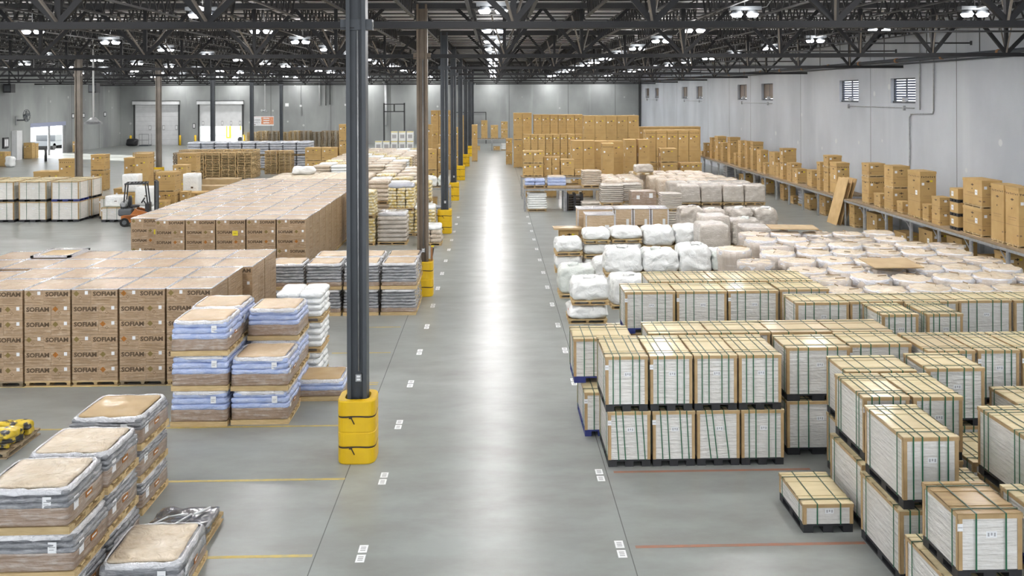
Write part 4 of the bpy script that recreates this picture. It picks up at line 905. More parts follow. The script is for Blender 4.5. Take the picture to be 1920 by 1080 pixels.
# ------------------------------------------------------------------ timber-topped tables
def table(L_, d, h, along='y', legm=galv):
    ps = []
    if along == 'y':
        ps.append(Pt('table_top', cached(('tt', L_, d, h), lambda: M().box(0, d, 0, L_, h - .05, h, plank).box(0, .05, 0, L_, h - .14, h - .05, galv).box(d - .05, d, 0, L_, h - .14, h - .05, galv))))
        for x in (0.03, d - .1):
            for y in (0.0, L_ - .07): ps.append(Pt('leg', cached(('lg', h), lambda: M().box(0, .07, 0, .07, 0, h - .14, galv).cbox(.035, .035, 0, .07, .07, .01, galv)), (x, y, 0)))
        ps.append(Pt('brace', cached(('br', d, h), lambda: M().beam((.06, .03, h - .5), (.06, .45, h - .14), .03, .03, galv))))
    else:
        ps.append(Pt('table_top', cached(('tx', L_, d, h), lambda: M().box(0, L_, 0, d, h - .05, h, plank).box(0, L_, 0, .05, h - .14, h - .05, galv).box(0, L_, d - .05, d, h - .14, h - .05, galv))))
        for x in (0.0, L_ - .07):
            for y in (0.03, d - .1): ps.append(Pt('leg', cached(('lg', h), lambda: M().box(0, .07, 0, .07, 0, h - .14, galv).cbox(.035, .035, 0, .07, .07, .01, galv)), (x, y, 0)))
    return ps
TZ = 1.25
i = 0; y = 26.3
for i in range(7): put('storage_table', table(2.24, 1.75, TZ), 'timber-topped steel table in the near run along the right wall, %s from the camera' % nth(i), 'table', (16.4, 26.35 + 2.25 * i, 0), 'tables along the right wall, near run')
for i in range(13): put('storage_table', table(2.24, 1.75, TZ), 'timber-topped steel table in the far run along the right wall, %s past the gap' % nth(i), 'table', (16.4, 43.35 + 2.25 * i, 0), 'tables along the right wall, far run')
SHELF = [(16.62, 17.34, 39.73, 40.49, 1.82, 2, 3), (16.62, 16.98, 38.56, 39.2, .6, 1, 0), (16.62, 17.32, 37.3, 38.15, 1.9, 2, 0), (16.62, 16.98, 36.43, 36.93, .52, 1, 0), (16.62, 17.25, 34.9, 35.95, 1.88, 1, 3),
 (16.62, 16.98, 34.21, 34.71, .66, 1, 0), (16.62, 17.05, 33.34, 33.96, 1.05, 2, 0), (16.62, 17.05, 32.02, 32.6, 1.5, 3, 9), (16.62, 17.3, 30.42, 31.67, 1.95, 2, 0), (16.62, 17.2, 29.1, 29.86, 1.93, 1, 3), (16.62, 17.2, 28.25, 29.0, 1.92, 1, 3),
 (16.62, 17.24, 43.5, 44.38, 1.57, 1, 3), (16.62, 17.29, 44.6, 45.25, 1.85, 2, 3), (16.62, 16.98, 45.7, 46.2, 1.44, 2, 0), (16.62, 17.07, 46.94, 47.66, .92, 1, 0), (16.62, 17.15, 49.19, 50.07, .80, 1, 0), (16.62, 17.19, 50.2, 50.99, 1.05, 2, 0), (16.62, 17.39, 51.66, 52.24, 1.78, 2, 3),
 (16.62, 16.98, 52.44, 53.04, .88, 1, 0), (16.62, 17.07, 53.14, 54.28, 1.46, 1, 0), (16.62, 17.0, 55.0, 55.5, .72, 1, 0), (16.62, 17.07, 55.95, 56.83, 1.42, 1, 0), (16.62, 17.28, 57.66, 58.26, 1.85, 1, 3), (16.62, 17.07, 59.0, 59.63, 1.82, 1, 0), (16.62, 17.07, 60.54, 61.21, 1.78, 2, 0), (16.62, 16.98, 61.75, 62.3, .86, 1, 0),
 (16.62, 17.34, 63.29, 64.02, 1.88, 1, 3), (16.62, 17.07, 65.22, 65.99, 1.4, 1, 0), (16.62, 17.26, 66.78, 67.75, 1.78, 1, 3), (16.62, 17.07, 68.58, 69.27, 1.6, 2, 0), (16.62, 17.07, 70.75, 71.4, 1.07, 2, 0), (16.62, 16.98, 71.85, 72.4, .36, 1, 0)]
SH = sorted(SHELF, key=lambda t: t[2])
for i, (x0, x1, y0, y1, h, n, st) in enumerate(SH):
    kind = 'tall' if h / n > 1.2 else ('medium' if h / n > .7 else 'small')
    lab = '%s brown carton%s on the right-hand tables, %s from the camera' % (kind, ' with printed arrows' if st == 3 else '', nth(i))
    if st == 9:
        for l in range(3):
            put('cardboard_box', [Pt('pallet', pp(x1 - x0, y1 - y0)), Pt('carton_body', cached(('b9', l == 0), lambda: M().box(-(x1 - x0) / 2, (x1 - x0) / 2, -.29, .29, .12, h / 3, card)))] + [Pt('shipping_label', cached('slab2', lambda: M()), (-(x1 - x0) / 2 - .001, .1, .3))], 'squat carton on a black tray in the three-high stack on the right-hand tables, %s one' % ('lowest', 'middle', 'upper')[l], 'cardboard box', ((x0 + x1) / 2, (y0 + y1) / 2, TZ + l * h / 3))
        continue
    zs = [TZ + h * l / n for l in range(n + 1)]
    if st == 3 and n == 2: zs = [TZ, TZ + h * .66, TZ + h]
    column_of(x0, x1, y0, y1, zs, lab, 'brown cartons on the right-hand tables', pal=(n == 1 or h > 1.8), style=1 if st == 3 else 0)
for i, (x0, y0, y1, h) in enumerate(((16.75, 39.21, 40.3, .89), (16.75, 36.41, 37.5, .47), (16.75, 34.19, 35.3, .9), (16.75, 32.0, 33.1, .95), (16.75, 30.23, 30.93, .62), (16.75, 29.03, 29.9, .95), (16.75, 45.35, 46.4, .97), (16.75, 47.6, 48.5, .82), (16.75, 51.95, 52.62, .93), (16.75, 55.41, 56.3, .9), (16.75, 60.51, 61.5, .75), (16.75, 50.28, 50.9, .42))):
    add_box(x0, x0 + (.55 if i % 2 else .7), y0, y1, 0, h, 'brown carton on the floor under the right-hand tables, %s run, %s from the camera' % ('near' if i < 6 else 'far', nth([5, 4, 3, 2, 1, 0][i] if i < 6 else [0, 1, 3, 4, 5, 2][i - 6])), 'cartons under the right-hand tables')
add_box(16.6, 17.1, 41.3, 41.9, 0, .55, 'small carton on the floor in the gap between the table runs, lower one'); add_box(16.6, 17.1, 41.3, 41.9, .55, 1.05, 'small carton in the gap between the table runs, upper one', pal=False)
put('sack_load', sack_pile(.7, .7, .85, 5, 1, 1, lgreyb, seed=1), 'pale sack stack under the far run of right-hand tables, nearer one', 'sack load', (17.2, 49.5, 0))
put('sack_load', sack_pile(.8, 1.0, .85, 5, 1, 1, lgreyb, seed=2), 'pale grey sack stack under the far end of the right-hand tables', 'sack load', (17.3, 66.0, 0))
for i in range(3):
    put('cardboard_sheet', M().box(0, .012, -.62, .62, 0, 2.25, cardlid).mesh('cs'), 'large flat cardboard sheet leaning on the end of the far table run, %s' % ('outermost', 'middle', 'innermost')[i], 'cardboard sheet', (16.05 + i * .2, 42.68, 0.0), 'flat cardboard sheets between the table runs', ry=R(15))

# ------------------------------------------------------------------ big carton block, centre back
BB = 'brown carton block at the back centre'
column_of(1.70, 2.45, 76.4, 77.6, [0, 2.35, 4.63], 'giant carton at the aisle end of the back block, front left', BB, style=0)
column_of(2.47, 3.22, 76.4, 77.6, [0, 2.35, 4.63], 'giant carton at the aisle end of the back block, front right', BB, style=0)
for i in range(6): column_of(3.39 + .69 * i, 3.39 + .69 * i + .66, 76.2, 77.3, [0, 1.5, 2.82, 4.49], 'tall carton, six-wide upper row of the back block, %s' % cn(i), BB, pal=False)
for i in range(5): column_of(6.81 + .83 * i, 6.81 + .83 * i + .81, 68, 69.1, [0, 2.6, 4.58], 'large carton in the five-wide upper row of the back block, %s' % cn(i), BB, pal=False)
for i in range(8): column_of(2.38 + .59 * i, 2.38 + .59 * i + .55, 72, 72.9, [0, .85, 1.68, 3.02], 'slim carton, row of eight in the back block, %s' % cn(i), BB, pal=False)
for i in range(5): column_of(10.09 + .73 * i, 10.09 + .73 * i + .70, 60, 60.9, [0, 1.61, 3.79], 'tall palleted carton in the right-hand five of the back block, %s' % cn(i), BB, pal=True, style=1)
for i in range(6): column_of(11.3 + .8 * i, 11.3 + .8 * i + .77, 70, 71, [0, 1.9, 3.64], 'tall carton behind the right-hand five of the back block, %s' % cn(i), BB, pal=False)
for i in range(2): column_of(5.01 + .74 * i, 5.01 + .74 * i + .72, 58, 58.9, [0, .95, 3.22], 'tall carton behind the tables at the back centre, left pair, %s' % ('left', 'right')[i], BB, pal=False)
for i in range(2): column_of(6.52 + .94 * i, 6.52 + .94 * i + .90, 58.4, 59.3, [0, 1.1, 3.16], 'tall carton behind the tables at the back centre, middle pair, %s' % ('left', 'right')[i], BB, pal=False)
for i, xa in enumerate((8.19, 9.02)): column_of(xa, xa + .68, 56.2, 57.1, [0, 1.22, 3.36], 'tall white-labelled carton on a pallet, right pair behind the tables, %s' % ('left', 'right')[i], BB, style=0)
column_of(10.41, 11.4, 56.2, 57.2, [0, 1.0, 1.9, 2.79], 'squarish carton right of the tables at the back centre', BB)
for i in range(2): column_of(11.72 + .68 * i, 11.72 + .68 * i + .66, 56.6, 57.5, [0, .95, 1.85], 'squarish carton at the right end of the back block, %s' % ('left', 'right')[i], BB)
for i in range(3): column_of(9.75 - .0 + i * .0, 10.35, 61.2 + i, 62.0 + i, [0, 1.5], 'low carton behind the right pair, %s back' % nth(i), BB) if i == 0 else None
column_of(1.1, 1.65, 80, 81, [0, 1.1, 2.3], 'narrow carton at the far aisle corner of the back block', None)
for i in range(4): put('storage_table', table(2.15, 1.5, 1.3, 'x'), 'timber-topped table under the back centre cartons, %s from the aisle' % nth(i), 'table', (1.65 + 2.17 * i, 53.7, 0), 'tables at the back centre')
TB = 1.3
for i in range(2): column_of(1.76 + .61 * i, 1.76 + .61 * i + .59, 54.0, 54.9, [TB, TB + .76, TB + 1.52], 'carton on the back centre tables at the aisle end, %s pair' % ('left', 'right')[i], 'cartons on the back centre tables')
for i in range(2): column_of(3.0 + .5 * i, 3.0 + .5 * i + .47, 54.3, 55.0, [TB, TB + .6, TB + 1.15], 'slim carton on the back centre tables, %s' % ('left', 'right')[i], 'cartons on the back centre tables', pal=False)
add_box(4.02, 4.8, 54.0, 54.9, TB, TB + 1.0, 'carton with an overhanging lid on the back centre tables')
add_box(6.5, 7.18, 54.0, 54.8, TB, TB + 1.95, 'tall carton with a row of black arrows on the back centre tables', style=3)
add_box(4.85, 5.3, 54.0, 54.6, TB, TB + .4, 'small carton beside the tall silver stack on the back centre tables')
for i in range(5): add_box(1.9 + 1.15 * i, 2.8 + 1.15 * i, 54.4, 55.1, 0, .8, 'carton on the floor under the back centre tables, %s from the aisle' % nth(i), 'cartons under the back centre tables')
for i in range(2): put('storage_table', table(2.15, 1.3, 1.24, 'x'), 'timber-topped table nearer the camera at the back centre, %s' % ('aisle end', 'inner end')[i], 'table', (1.62 + 2.17 * i, 47.9, 0), 'nearer tables at the back centre')
put('sack_load', sack_pile(1.1, .9, .46, 2, 2, 2, blueb, seed=4), 'slumped blue sacks on the nearer back centre table', 'sack load', (2.2, 48.5, 1.24))
put('sack_load', tray_load(1.0, .95, .60, blueb, n=3, seed=50, mark=False, tray=.05), 'neat blue and white sack stack on the nearer back centre table', 'sack load', (3.35, 48.5, 1.24))
put('sack_load', sack_pile(1.0, .95, .9, 8, 1, 1, paleb, seed=6), 'tall pale sack stack at the inner end of the nearer back centre table', 'sack load', (5.22, 48.5, 1.24))
put('sack_load', sack_pile(1.0, .9, .97, 7, 1, 2, whitebag, seed=5), 'white sack stack on the floor under the nearer back centre table', 'sack load', (2.3, 48.45, 0))
bs = M()
for l in range(7): bs.box(-.45, .45, -.45, .45, l * .13, l * .13 + .03, black); [bs.box(x, x + .12, -.45, .45, l * .13 + .03, l * .13 + .13, black) for x in (-.45, -.06, .33)]
put('pallet_stack', bs.mesh('bs'), 'stack of black plastic pallets under the nearer back centre table', 'pallet stack', (4.3, 48.5, 0))
put('sack_load', sack_pile(1.0, .9, .75, 6, 1, 1, silver, seed=8), 'flat silver stack in front of the black pallet stack', 'sack load', (4.95, 46.0, 0))
put('storage_table', table(2.2, 1.3, 1.33, 'x'), 'far timber-topped table at the end of the aisle, left one', 'table', (-2.4, 100, 0), 'tables at the end of the aisle'); put('storage_table', table(1.9, 1.3, 1.33, 'x'), 'far timber-topped table at the end of the aisle, right one', 'table', (-.15, 100, 0), 'tables at the end of the aisle')
add_box(-1.36, -.67, 100.2, 101.1, 1.33, 3.34, 'tall carton on the far left table at the end of the aisle'); add_box(-.3, .5, 100.2, 101.1, 1.33, 2.8, 'carton on the far right table at the end of the aisle')
column_of(.85, 1.57, 100.2, 101.1, [1.33, 2.3, 3.2], 'stacked carton at the right end of the far aisle-end table'); add_box(-2.3, -1.5, 100.3, 101, 0, .5, 'low carton under the far left table at the end of the aisle'); add_box(-.0, .7, 100.3, 101, 0, .45, 'low carton under the far right table at the end of the aisle')
put('sack_load', sack_pile(.7, .7, .8, 4, 1, 1, whitebag, seed=3), 'white stack under the right end of the table at the end of the aisle', 'sack load', (1.2, 100.6, 0))
put('metal_arch', M().box(-5, -4.9, 0, .1, 0, 4, steelr).box(0, .1, 0, .1, 0, 4, steelr).box(-5, .1, 0, .1, 3.9, 4, steelr).mesh('sf'), 'thin dark frame standing against the back wall at the end of the aisle', 'frame', (-1.0, YB - .5, 0))

# ------------------------------------------------------------------ bulk bags and wrapped loads right of the aisle
def bulk(w, d, h, bag, seed, pal=True, tie=True, r=.15, amp=.05, mark=False):
    ph = .12 if pal else 0
    ps = [Pt('pallet', wp(w * .98, d * .96))] if pal else []
    ps.append(Pt('bag', cached(('bk', round(w, 2), round(d, 2), round(h, 2), bag.name, seed % 6, pal), lambda: M().soft(0, 0, ph, w, d, h - ph - .02, r, bag, 22, amp=amp, fr=4.5, seed=seed % 6, nz=14, taper=.03))))
    if tie: ps.append(Pt('tied_top', cached(('ti', seed % 4), lambda: M().soft(0, 0, 0, .34, .3, .1, .05, bag, 8, amp=.06, fr=9, seed=seed % 4)), (.1 * ((seed % 3) - 1), -.05, h - .06)))
    if mark: ps.append(Pt('red_print', cached('rp', lambda: M().box(-.004, 0, -.06, .06, -.12, .12, mat('red_print', (.5, .08, .05), rough=.5))), (-w / 2 + .02, -d * .25, h * .5)))
    return ps
def add_bulk(x0, x1, y, z0, z1, lab, group=None, bag=None, seed=0, **k):
    w = x1 - x0; d = k.pop('d', 1.0); put('bulk_bag', bulk(w, d, z1 - z0, bag or whitebag, seed, **k), lab, 'bulk bag', ((x0 + x1) / 2, y + d / 2, z0), group, rz=(seed % 5 - 2) * .015)
add_bulk(2.1, 3.12, 24.4, .50, 1.18, 'white wrapped bag on a pallet at the aisle corner, upper one', bag=whitebag, seed=1, r=.16)
add_bulk(2.0, 3.07, 24.4, 0, .50, 'white wrapped bag with red print at the aisle corner, lower one', bag=whitebag, seed=2, mark=True, r=.16, tie=False)
add_bulk(1.98, 3.1, 27.5, 0, .95, 'pale bulk bag standing behind the corner pair by the aisle', bag=greenbag, seed=3)
add_bulk(3.37, 4.42, 26.0, 0, .93, 'bulk bag with red print beside the blue-palleted crate row', bag=whitebag, seed=4, mark=True)
add_bulk(3.2, 4.1, 28.75, 0, .95, 'small white bulk bag tucked behind the pale one', bag=whitebag, seed=5)
wn_ = ['first from the aisle', 'second from the aisle', 'third from the aisle', 'fourth from the aisle']
for i, (a, b, zt) in enumerate(((3.38, 4.5, 1.52), (4.52, 5.62, 1.45), (5.64, 6.62, 1.58), (6.64, 7.74, 1.42))):
    for l in (0, 1): add_bulk(a, b, 27.3 + .02 * i, l * .66, .66 if l == 0 else zt, 'white bulk bag in the front bag row, %s, %s one' % (wn_[i], ('lower', 'upper')[l]), 'white bulk bags, front row', bag=whitebag if i < 3 else greenbag, seed=i * 2 + l, tie=l == 1)
for i, (a, b, n, zt) in enumerate(((2.13, 3.09, 2, 1.18), (3.12, 4.06, 3, 1.5), (4.1, 5.16, 3, 1.54), (5.22, 6.32, 2, 1.56), (6.34, 7.3, 2, 1.6))):
    for l in range(n): add_bulk(a, b, 31.4, l * zt / n, (l + 1) * zt / n, 'white wrapped bag in the second bag row, %s from the aisle, %s one' % (nth(i), 'upper' if l == n - 1 else ('lower' if n == 2 or l == 0 else 'middle')), 'white wrapped bags, second row', bag=whitebag, seed=i + l * 3, r=.17, tie=False)
# clear-wrapped cartons
for i, (a, b, y) in enumerate(((3.35, 4.8, 36.2), (3.55, 4.7, 35.0), (4.84, 5.56, 36.2), (5.6, 6.28, 36.2), (6.32, 7.02, 36.2))):
    w_, d_, h_ = b - a, 1.0, 1.58 if y > 36 else 1.5
    ps = [Pt('pallet', wp(w_, d_)), Pt('carton_body', M().box(-w_ / 2 + .02, w_ / 2 - .02, -d_ / 2 + .02, d_ / 2 - .02, .12, h_, cardpale).box(-w_ * .3, w_ * .1, -d_ / 2 + .017, -d_ / 2 + .02, h_ * .55, h_ * .6, ink).box(w_ * .15, w_ * .3, -d_ / 2 + .016, -d_ / 2 + .02, h_ * .6, h_ * .75, paper).mesh('cbd')), Pt('film_cover', M().box(-w_ / 2, w_ / 2, -d_ / 2, d_ / 2, h_, h_ + .03, filmm).mesh('fc'))]
    for x in (-w_ / 2, w_ / 2 - .05): ps.append(Pt('film_corner', cached(('fco', h_), lambda: M().box(0, .05, 0, .06, .12, 1.55, filmm)), (x, -d_ / 2, 0)))
    put('wrapped_carton', ps, 'film-wrapped pale carton behind the second bag row, %s' % (('longest, at the back left', 'broad one standing in front of the longest', 'third from the aisle', 'fourth from the aisle', 'fifth from the aisle')[i]), 'wrapped carton', ((a + b) / 2, y + .5, 0), 'film-wrapped cartons behind the bags')
add_box(2.54, 3.26, 34.8, 35.7, 0, 1.0, 'carton with white labels at the aisle end behind the bags'); put('cardboard_sheet', M().box(-.55, .55, -.45, .45, 0, .03, sheet).box(-.55, .55, -.45, -.42, .03, .07, sheet).mesh('cs'), 'flat open carton tray lying on the labelled carton by the aisle', 'cardboard tray', (2.85, 35.1, 1.0), ry=R(0))
# ribbed silver stacks and smooth wrapped loads
def ribbed(w, h, n, seed, bag):
    ps = [Pt('pallet', wp(w * .9, w * .9))]; bh = (h - .12) / n
    for i in range(n): ps.append(Pt('flat_sack', cached(('rb', round(w, 2), round(bh, 2), bag.name, (i + seed) % 3), lambda: M().soft(0, 0, 0, w * .98, w * .94, bh * 1.05, bh * .5, bag, 8, amp=.015, fr=4, seed=(i + seed) % 3, nz=2)), (.01 * ((i * 7 + seed) % 3 - 1), 0, .12 + i * bh)))
    return ps
RB = 'silver-wrapped loads right of the aisle'
for i, (x, y, w_, z0, h) in enumerate(((5.77, 44.5, 1.12, .78, 1.0), (6.84, 45.1, 1.0, .78, .98), (8.2, 42.0, .98, .78, .82))):
    put('sack_load', ribbed(w_, h, 9, i, silver), 'ribbed silver sack stack, %s' % ('first from the aisle, upper one', 'second from the aisle, upper one', 'beside the wrapped brown box, upper one')[i], 'sack load', (x, y, z0), RB)
    put('sack_load', ribbed(w_, z0, 6, i, silver), 'ribbed silver sack stack, %s' % ('first from the aisle, lower one', 'second from the aisle, lower one', 'beside the wrapped brown box, lower one')[i], 'sack load', (x, y, 0), RB)
put('wrapped_carton', [Pt('pallet', wp(1.15, 1.0)), Pt('carton_body', M().box(-.58, .58, -.5, .5, .12, .80, traym).box(-.35, -.2, -.503, -.5, .45, .62, paper).box(.25, .42, -.503, -.5, .5, .72, paper).mesh('wb'))], 'film-wrapped brown box with two white labels between the ribbed silver stacks', 'wrapped carton', (7.1, 43.2, .78))
put('bulk_bag', bulk(1.15, 1.0, .78, silver, 2, tie=False), 'silver wrapped load under the brown box with two labels', 'bulk bag', (7.1, 43.2, 0))
for r, y in enumerate((43.6, 45.1, 46.6, 48.1, 49.6, 51.1)):
    for c in range(4):
        x = 9.5 + c * 1.06 - r * .25 - (.0 if r else .0)
        for l in (0, 1): put('bulk_bag', bulk(1.02, 1.05, (.80, 1.0)[l], silver if r < 2 else paleb, r + c + l, r=.12, tie=False, amp=.03), 'smooth silver-wrapped load, far wrapped group, %s row, %s, %s one' % (nth(r), cn(c), ('lower', 'upper')[l]), 'bulk bag', (x, y + .5, l * .80), 'far group of silver-wrapped loads')
        
for r in range(3):
    for c in range(2):
        put('bulk_bag', bulk(1.02, 1.05, 1.78, paleb, r + c, r=.15, tie=False), 'pale wrapped load at the left of the far wrapped group, %s row, %s' % (nth(r), ('left', 'right')[c]), 'bulk bag', (6.2 + 1.05 * c, 47.2 + 1.3 * r, 0), 'pale loads of the far wrapped group')
put('bulk_bag', bulk(1.0, .9, .55, silver, 3, r=.12, tie=False), 'silver bundle lying on top of the far wrapped group', 'bulk bag', (8.2, 49.5, 1.80))
for i, (x, y, w_, zt) in enumerate(((8.35, 38.5, 1.02, 1.42), (9.45, 38.9, 1.0, 1.25), (10.55, 38.9, 1.05, 1.30), (11.65, 38.9, 1.05, 1.28), (8.9, 36.4, 1.1, 1.25), (10.1, 36.3, 1.15, 1.2))):
    put('bulk_bag', bulk(w_, 1.05, zt, silver, i + 2, r=.18, amp=.07), 'bulging silver-wrapped load in the middle group, %s' % ('at its left back', 'second at the back', 'third at the back', 'fourth at the back', 'front left', 'front right')[i], 'bulk bag', (x, y, 0), 'bulging silver-wrapped loads')
for i, (x, y, zt) in enumerate(((7.35, 30.5, 1.86), (7.75, 31.9, 1.95), (9.35, 32.3, 1.5))):
    put('bulk_bag', bulk(1.0, 1.2, zt, silver, i, r=.10, tie=False, amp=.025), 'square silver-wrapped stack beside the round loads, %s' % ('nearest', 'the tall one behind it', 'the shorter one to the right')[i], 'bulk bag', (x, y, 0), 'square silver stacks')
flapm = mat('flap_edge', (0.36, 0.27, 0.17), rough=.6)
# round wrapped octabins
def octabin(h, seed):
    def body():
        q = M(); k = q.mi(octm); N_ = 24; ns = 9
        for j in range(ns):
            z = .12 + (h - .2) * j / (ns - 1)
            for i in range(N_):
                t = 2 * math.pi * i / N_; nv = noise.noise(Vector((math.cos(t) * 2 + seed, math.sin(t) * 2, z * 1.5))) * .02
                r = .465 + nv + .012 * math.cos(8 * t) - (.03 if j == 0 else 0) + (.03 if j >= ns - 2 else 0); q.v.append((r * math.cos(t), r * math.sin(t), z))
        for j in range(ns - 1):
            for i in range(N_): i2 = (i + 1) % N_; q.f.append((j * N_ + i, j * N_ + i2, (j + 1) * N_ + i2, (j + 1) * N_ + i)); q.m.append(k); q.sm.append(True)
        q.f.append(tuple((ns - 1) * N_ + i for i in range(N_))); q.m.append(k); q.sm.append(True); return q
    def top():
        q = M(); k = q.mi(cream); N_ = 24
        for j, (rr, z) in enumerate(((.485, -.14), (.495, -.03), (.45, .03), (.36, .035), (.22, .025), (.08, .04))):
            for i in range(N_):
                t = 2 * math.pi * i / N_; nv = noise.noise(Vector((math.cos(t) * 2.5 * rr * 3 + seed * 3, math.sin(t) * 7 * rr, j))) * .05
                q.v.append(((rr + nv * .5) * math.cos(t), (rr + nv * .5) * math.sin(t), z + nv))
        for j in range(5):
            for i in range(N_): i2 = (i + 1) % N_; q.f.append((j * N_ + i, j * N_ + i2, (j + 1) * N_ + i2, (j + 1) * N_ + i)); q.m.append(q.mi(filmm) if j < 2 else k); q.sm.append(True)
        q.f.append(tuple(5 * N_ + i for i in range(N_))); q.m.append(k); q.sm.append(True); return q
    def flap(rr):
        a = rr.uniform(0, 6.28); b = a + rr.uniform(-1.2, 1.2); r0 = rr.uniform(.12, .3)
        return M().beam((r0 * math.cos(a), r0 * math.sin(a), .045), (.36 * math.cos(b), .36 * math.sin(b), .05), .010, .024, flapm)
    rr = random.Random(seed % 7)
    ps = [Pt('pallet', wp(.95, .95)), Pt('wrapped_drum', cached(('oc', round(h, 1), seed % 4), body), (0, 0, 0)), Pt('crumpled_top', cached(('ot', seed % 6), top), (0, 0, h - .09))]
    for i in range(2): ps.append(Pt('top_flap', cached(('of', seed % 7, i), lambda: flap(rr)), (0, 0, h - .065)))
    return ps
OG = 'round film-wrapped loads'
OR = random.Random(8)
for r in range(8):
    y = 20.15 + 1.17 * r
    for c in range(6):
        x = 7.95 + 1.0 * c + (.2 if r >= 5 else 0) + (.45 if r % 2 else 0) * .35 + OR.uniform(-.02, .02)
        if r == 0 and c == 0: pass
        if r >= 6 and c > 4: continue
        if r in (0, 1) and x < 7.6: continue
        h = round(1.8 + OR.uniform(-.05, .05), 1) + OR.uniform(-.03, .03)
        put('round_load', octabin(h, r * 6 + c), 'round cream-topped wrapped load, %s row from the crates, %s' % (nth(r), cn(c)), 'round load', (x, y + .35, 0), OG)
for r in range(5): put('round_load', octabin(1.78, r + 3), 'round cream-topped wrapped load beside the white bags, %s from the camera' % nth(r), 'round load', (6.98 if r < 1 else 6.95, 24.9 + 1.15 * r if r else 24.0, 0), OG) if r in (0, 1) else None
put('cardboard_sheet', M().box(-.62, .62, -.5, .5, 0, .02, sheet).mesh('cs'), 'flat brown sheet lying across the round loads near the crates', 'cardboard sheet', (10.05, 22.7, 1.88), rx=R(3))
put('cardboard_sheet', M().box(-.75, .75, -.5, .5, 0, .02, sheet).mesh('cs2'), 'flat brown sheet at the back edge of the round loads', 'cardboard sheet', (9.65, 29.1, 1.86), rz=R(-8))
# ------------------------------------------------------------------ sack loads left of the aisle, beyond the second column
def pile(x0, x1, y, z0, z1, nl, nx, bag, lab, group=None, cover=None, d=1.0, seed=0, pal=None): put('sack_load', sack_pile(x1 - x0, d, z1 - z0, nl, nx, 2, bag, seed=seed, cover=cover, pal=pal), lab, 'sack load', ((x0 + x1) / 2, y + d / 2, z0), group)
pile(-4.8, -3.6, 37.6, 0, 1.28, 6, 1, silver, 'silver film-covered sack load between the first and second columns', cover=filmm, seed=1)
for l in (0, 1):
    pile(-6.0, -4.9, 37.5, l * 1.12, (l + 1) * 1.12, 8, 3, goldb, 'gold sack load behind the first column, %s one' % ('lower', 'upper')[l], seed=2 + l)
    pile(-4.65, -3.5, 40.0, l * 1.1, (l + 1) * 1.1, 7, 3, goldb, 'gold sack load behind the silver one, %s one' % ('lower', 'upper')[l], seed=5 + l, cover=lgreyb if l else None)
pile(-3.5, -2.56, 39.9, 0, 1.25, 7, 3, goldb, 'gold sack load with a white cover by the third column', cover=whitebag, seed=7)
pile(-3.05, -2.15, 37.3, 0, .74, 3, 2, paleb, 'low pale sack load just beyond the second column', cover=whitebag, seed=8)
for l in (0, 1): pile(-5.9, -4.9, 42.5, l * 1.1, (l + 1) * 1.1, 5, 1, paleb, 'brownish sack load behind the gold stacks, %s one' % ('lower', 'upper')[l], seed=l)
rn = random.Random(12)
for r in range(14):
    y = 44.2 + r * 2.1
    for c in range(5 if r > 4 else 3):
        x = (-5.75 + c * 1.1) if r < 5 else (-10.35 + c * 1.08)
        if r in (1, 2, 3, 4) and c > 1: continue
        for l in (0, 1):
            h = 1.0 + rn.uniform(-.05, .12)
            put('sack_load', [Pt('pallet', wp(1.05, 1.0)), Pt('sack_layers', cached(('fars', (r + c + l) % 5), lambda: (lambda q: [q.soft(0, 0, .12 + i * .17, 1.06, 1.02, .185, .09, (paleb, paleb, whitebag, goldb, paleb)[(r + c + l) % 5], 8, amp=.03, fr=5, seed=i + r + c, nz=2) for i in range(5)] and q)(M())))], 'pale sack load, long field left of aisle, %s row, %s, %s one' % (nth(r), cn(c), ('lower', 'upper')[l]), 'sack load', (x, y + .5, l * .99), 'pale sack loads of the far left-centre field')
# table beside the third column
put('storage_table', table(1.5, 1.2, 1.22, 'x'), 'timber-topped table with white bags beside the third column', 'table', (-3.85, 49, 0))
put('bulk_bag', bulk(.75, .7, .55, whitebag, 1, pal=False), 'white bag on the table beside the third column, left one', 'bulk bag', (-3.45, 49.5, 1.22)); put('bulk_bag', bulk(.6, .7, .6, greenbag, 2, pal=False), 'pale bag on the table beside the third column, right one', 'bulk bag', (-2.72, 49.5, 1.22))
add_box(-3.7, -3.1, 49.3, 50, 0, .6, 'carton on the floor under the table beside the third column'); put('sack_load', sack_pile(.9, .8, .5, 3, 1, 1, lgreyb, seed=2), 'low grey sack load in front of the table beside the third column', 'sack load', (-2.95, 46.9, 0))
CL = 'cartons left of the aisle beyond the third column'
column_of(-4.5, -3.75, 60, 60.9, [0, 1.2, 2.6], 'brown carton beyond the third column, left', CL); column_of(-3.7, -3.05, 60.2, 61, [0, 1.0, 2.0, 2.9], 'brown carton beyond the third column, right', CL)
for i in range(3): column_of(-5.15 + .65 * i, -5.15 + .65 * i + .62, 75, 75.9, [0, 1.6, 3.3, 4.9], 'tall brown carton beyond the fourth column, %s' % cn(i), CL, pal=False)
column_of(-3.15, -2.7, 72, 73, [0, 1.7, 3.6], 'tall brown carton between the fifth and sixth columns', CL)
column_of(-2.0, -1.5, 84, 85, [0, 3.4], 'single tall brown carton at the aisle edge far back', None)
column_of(-3.4, -2.8, 87, 88, [0, 2.2, 4.2], 'tall brown carton behind the farthest aisle columns', None)
WG = 'white printed boxes far left of centre'
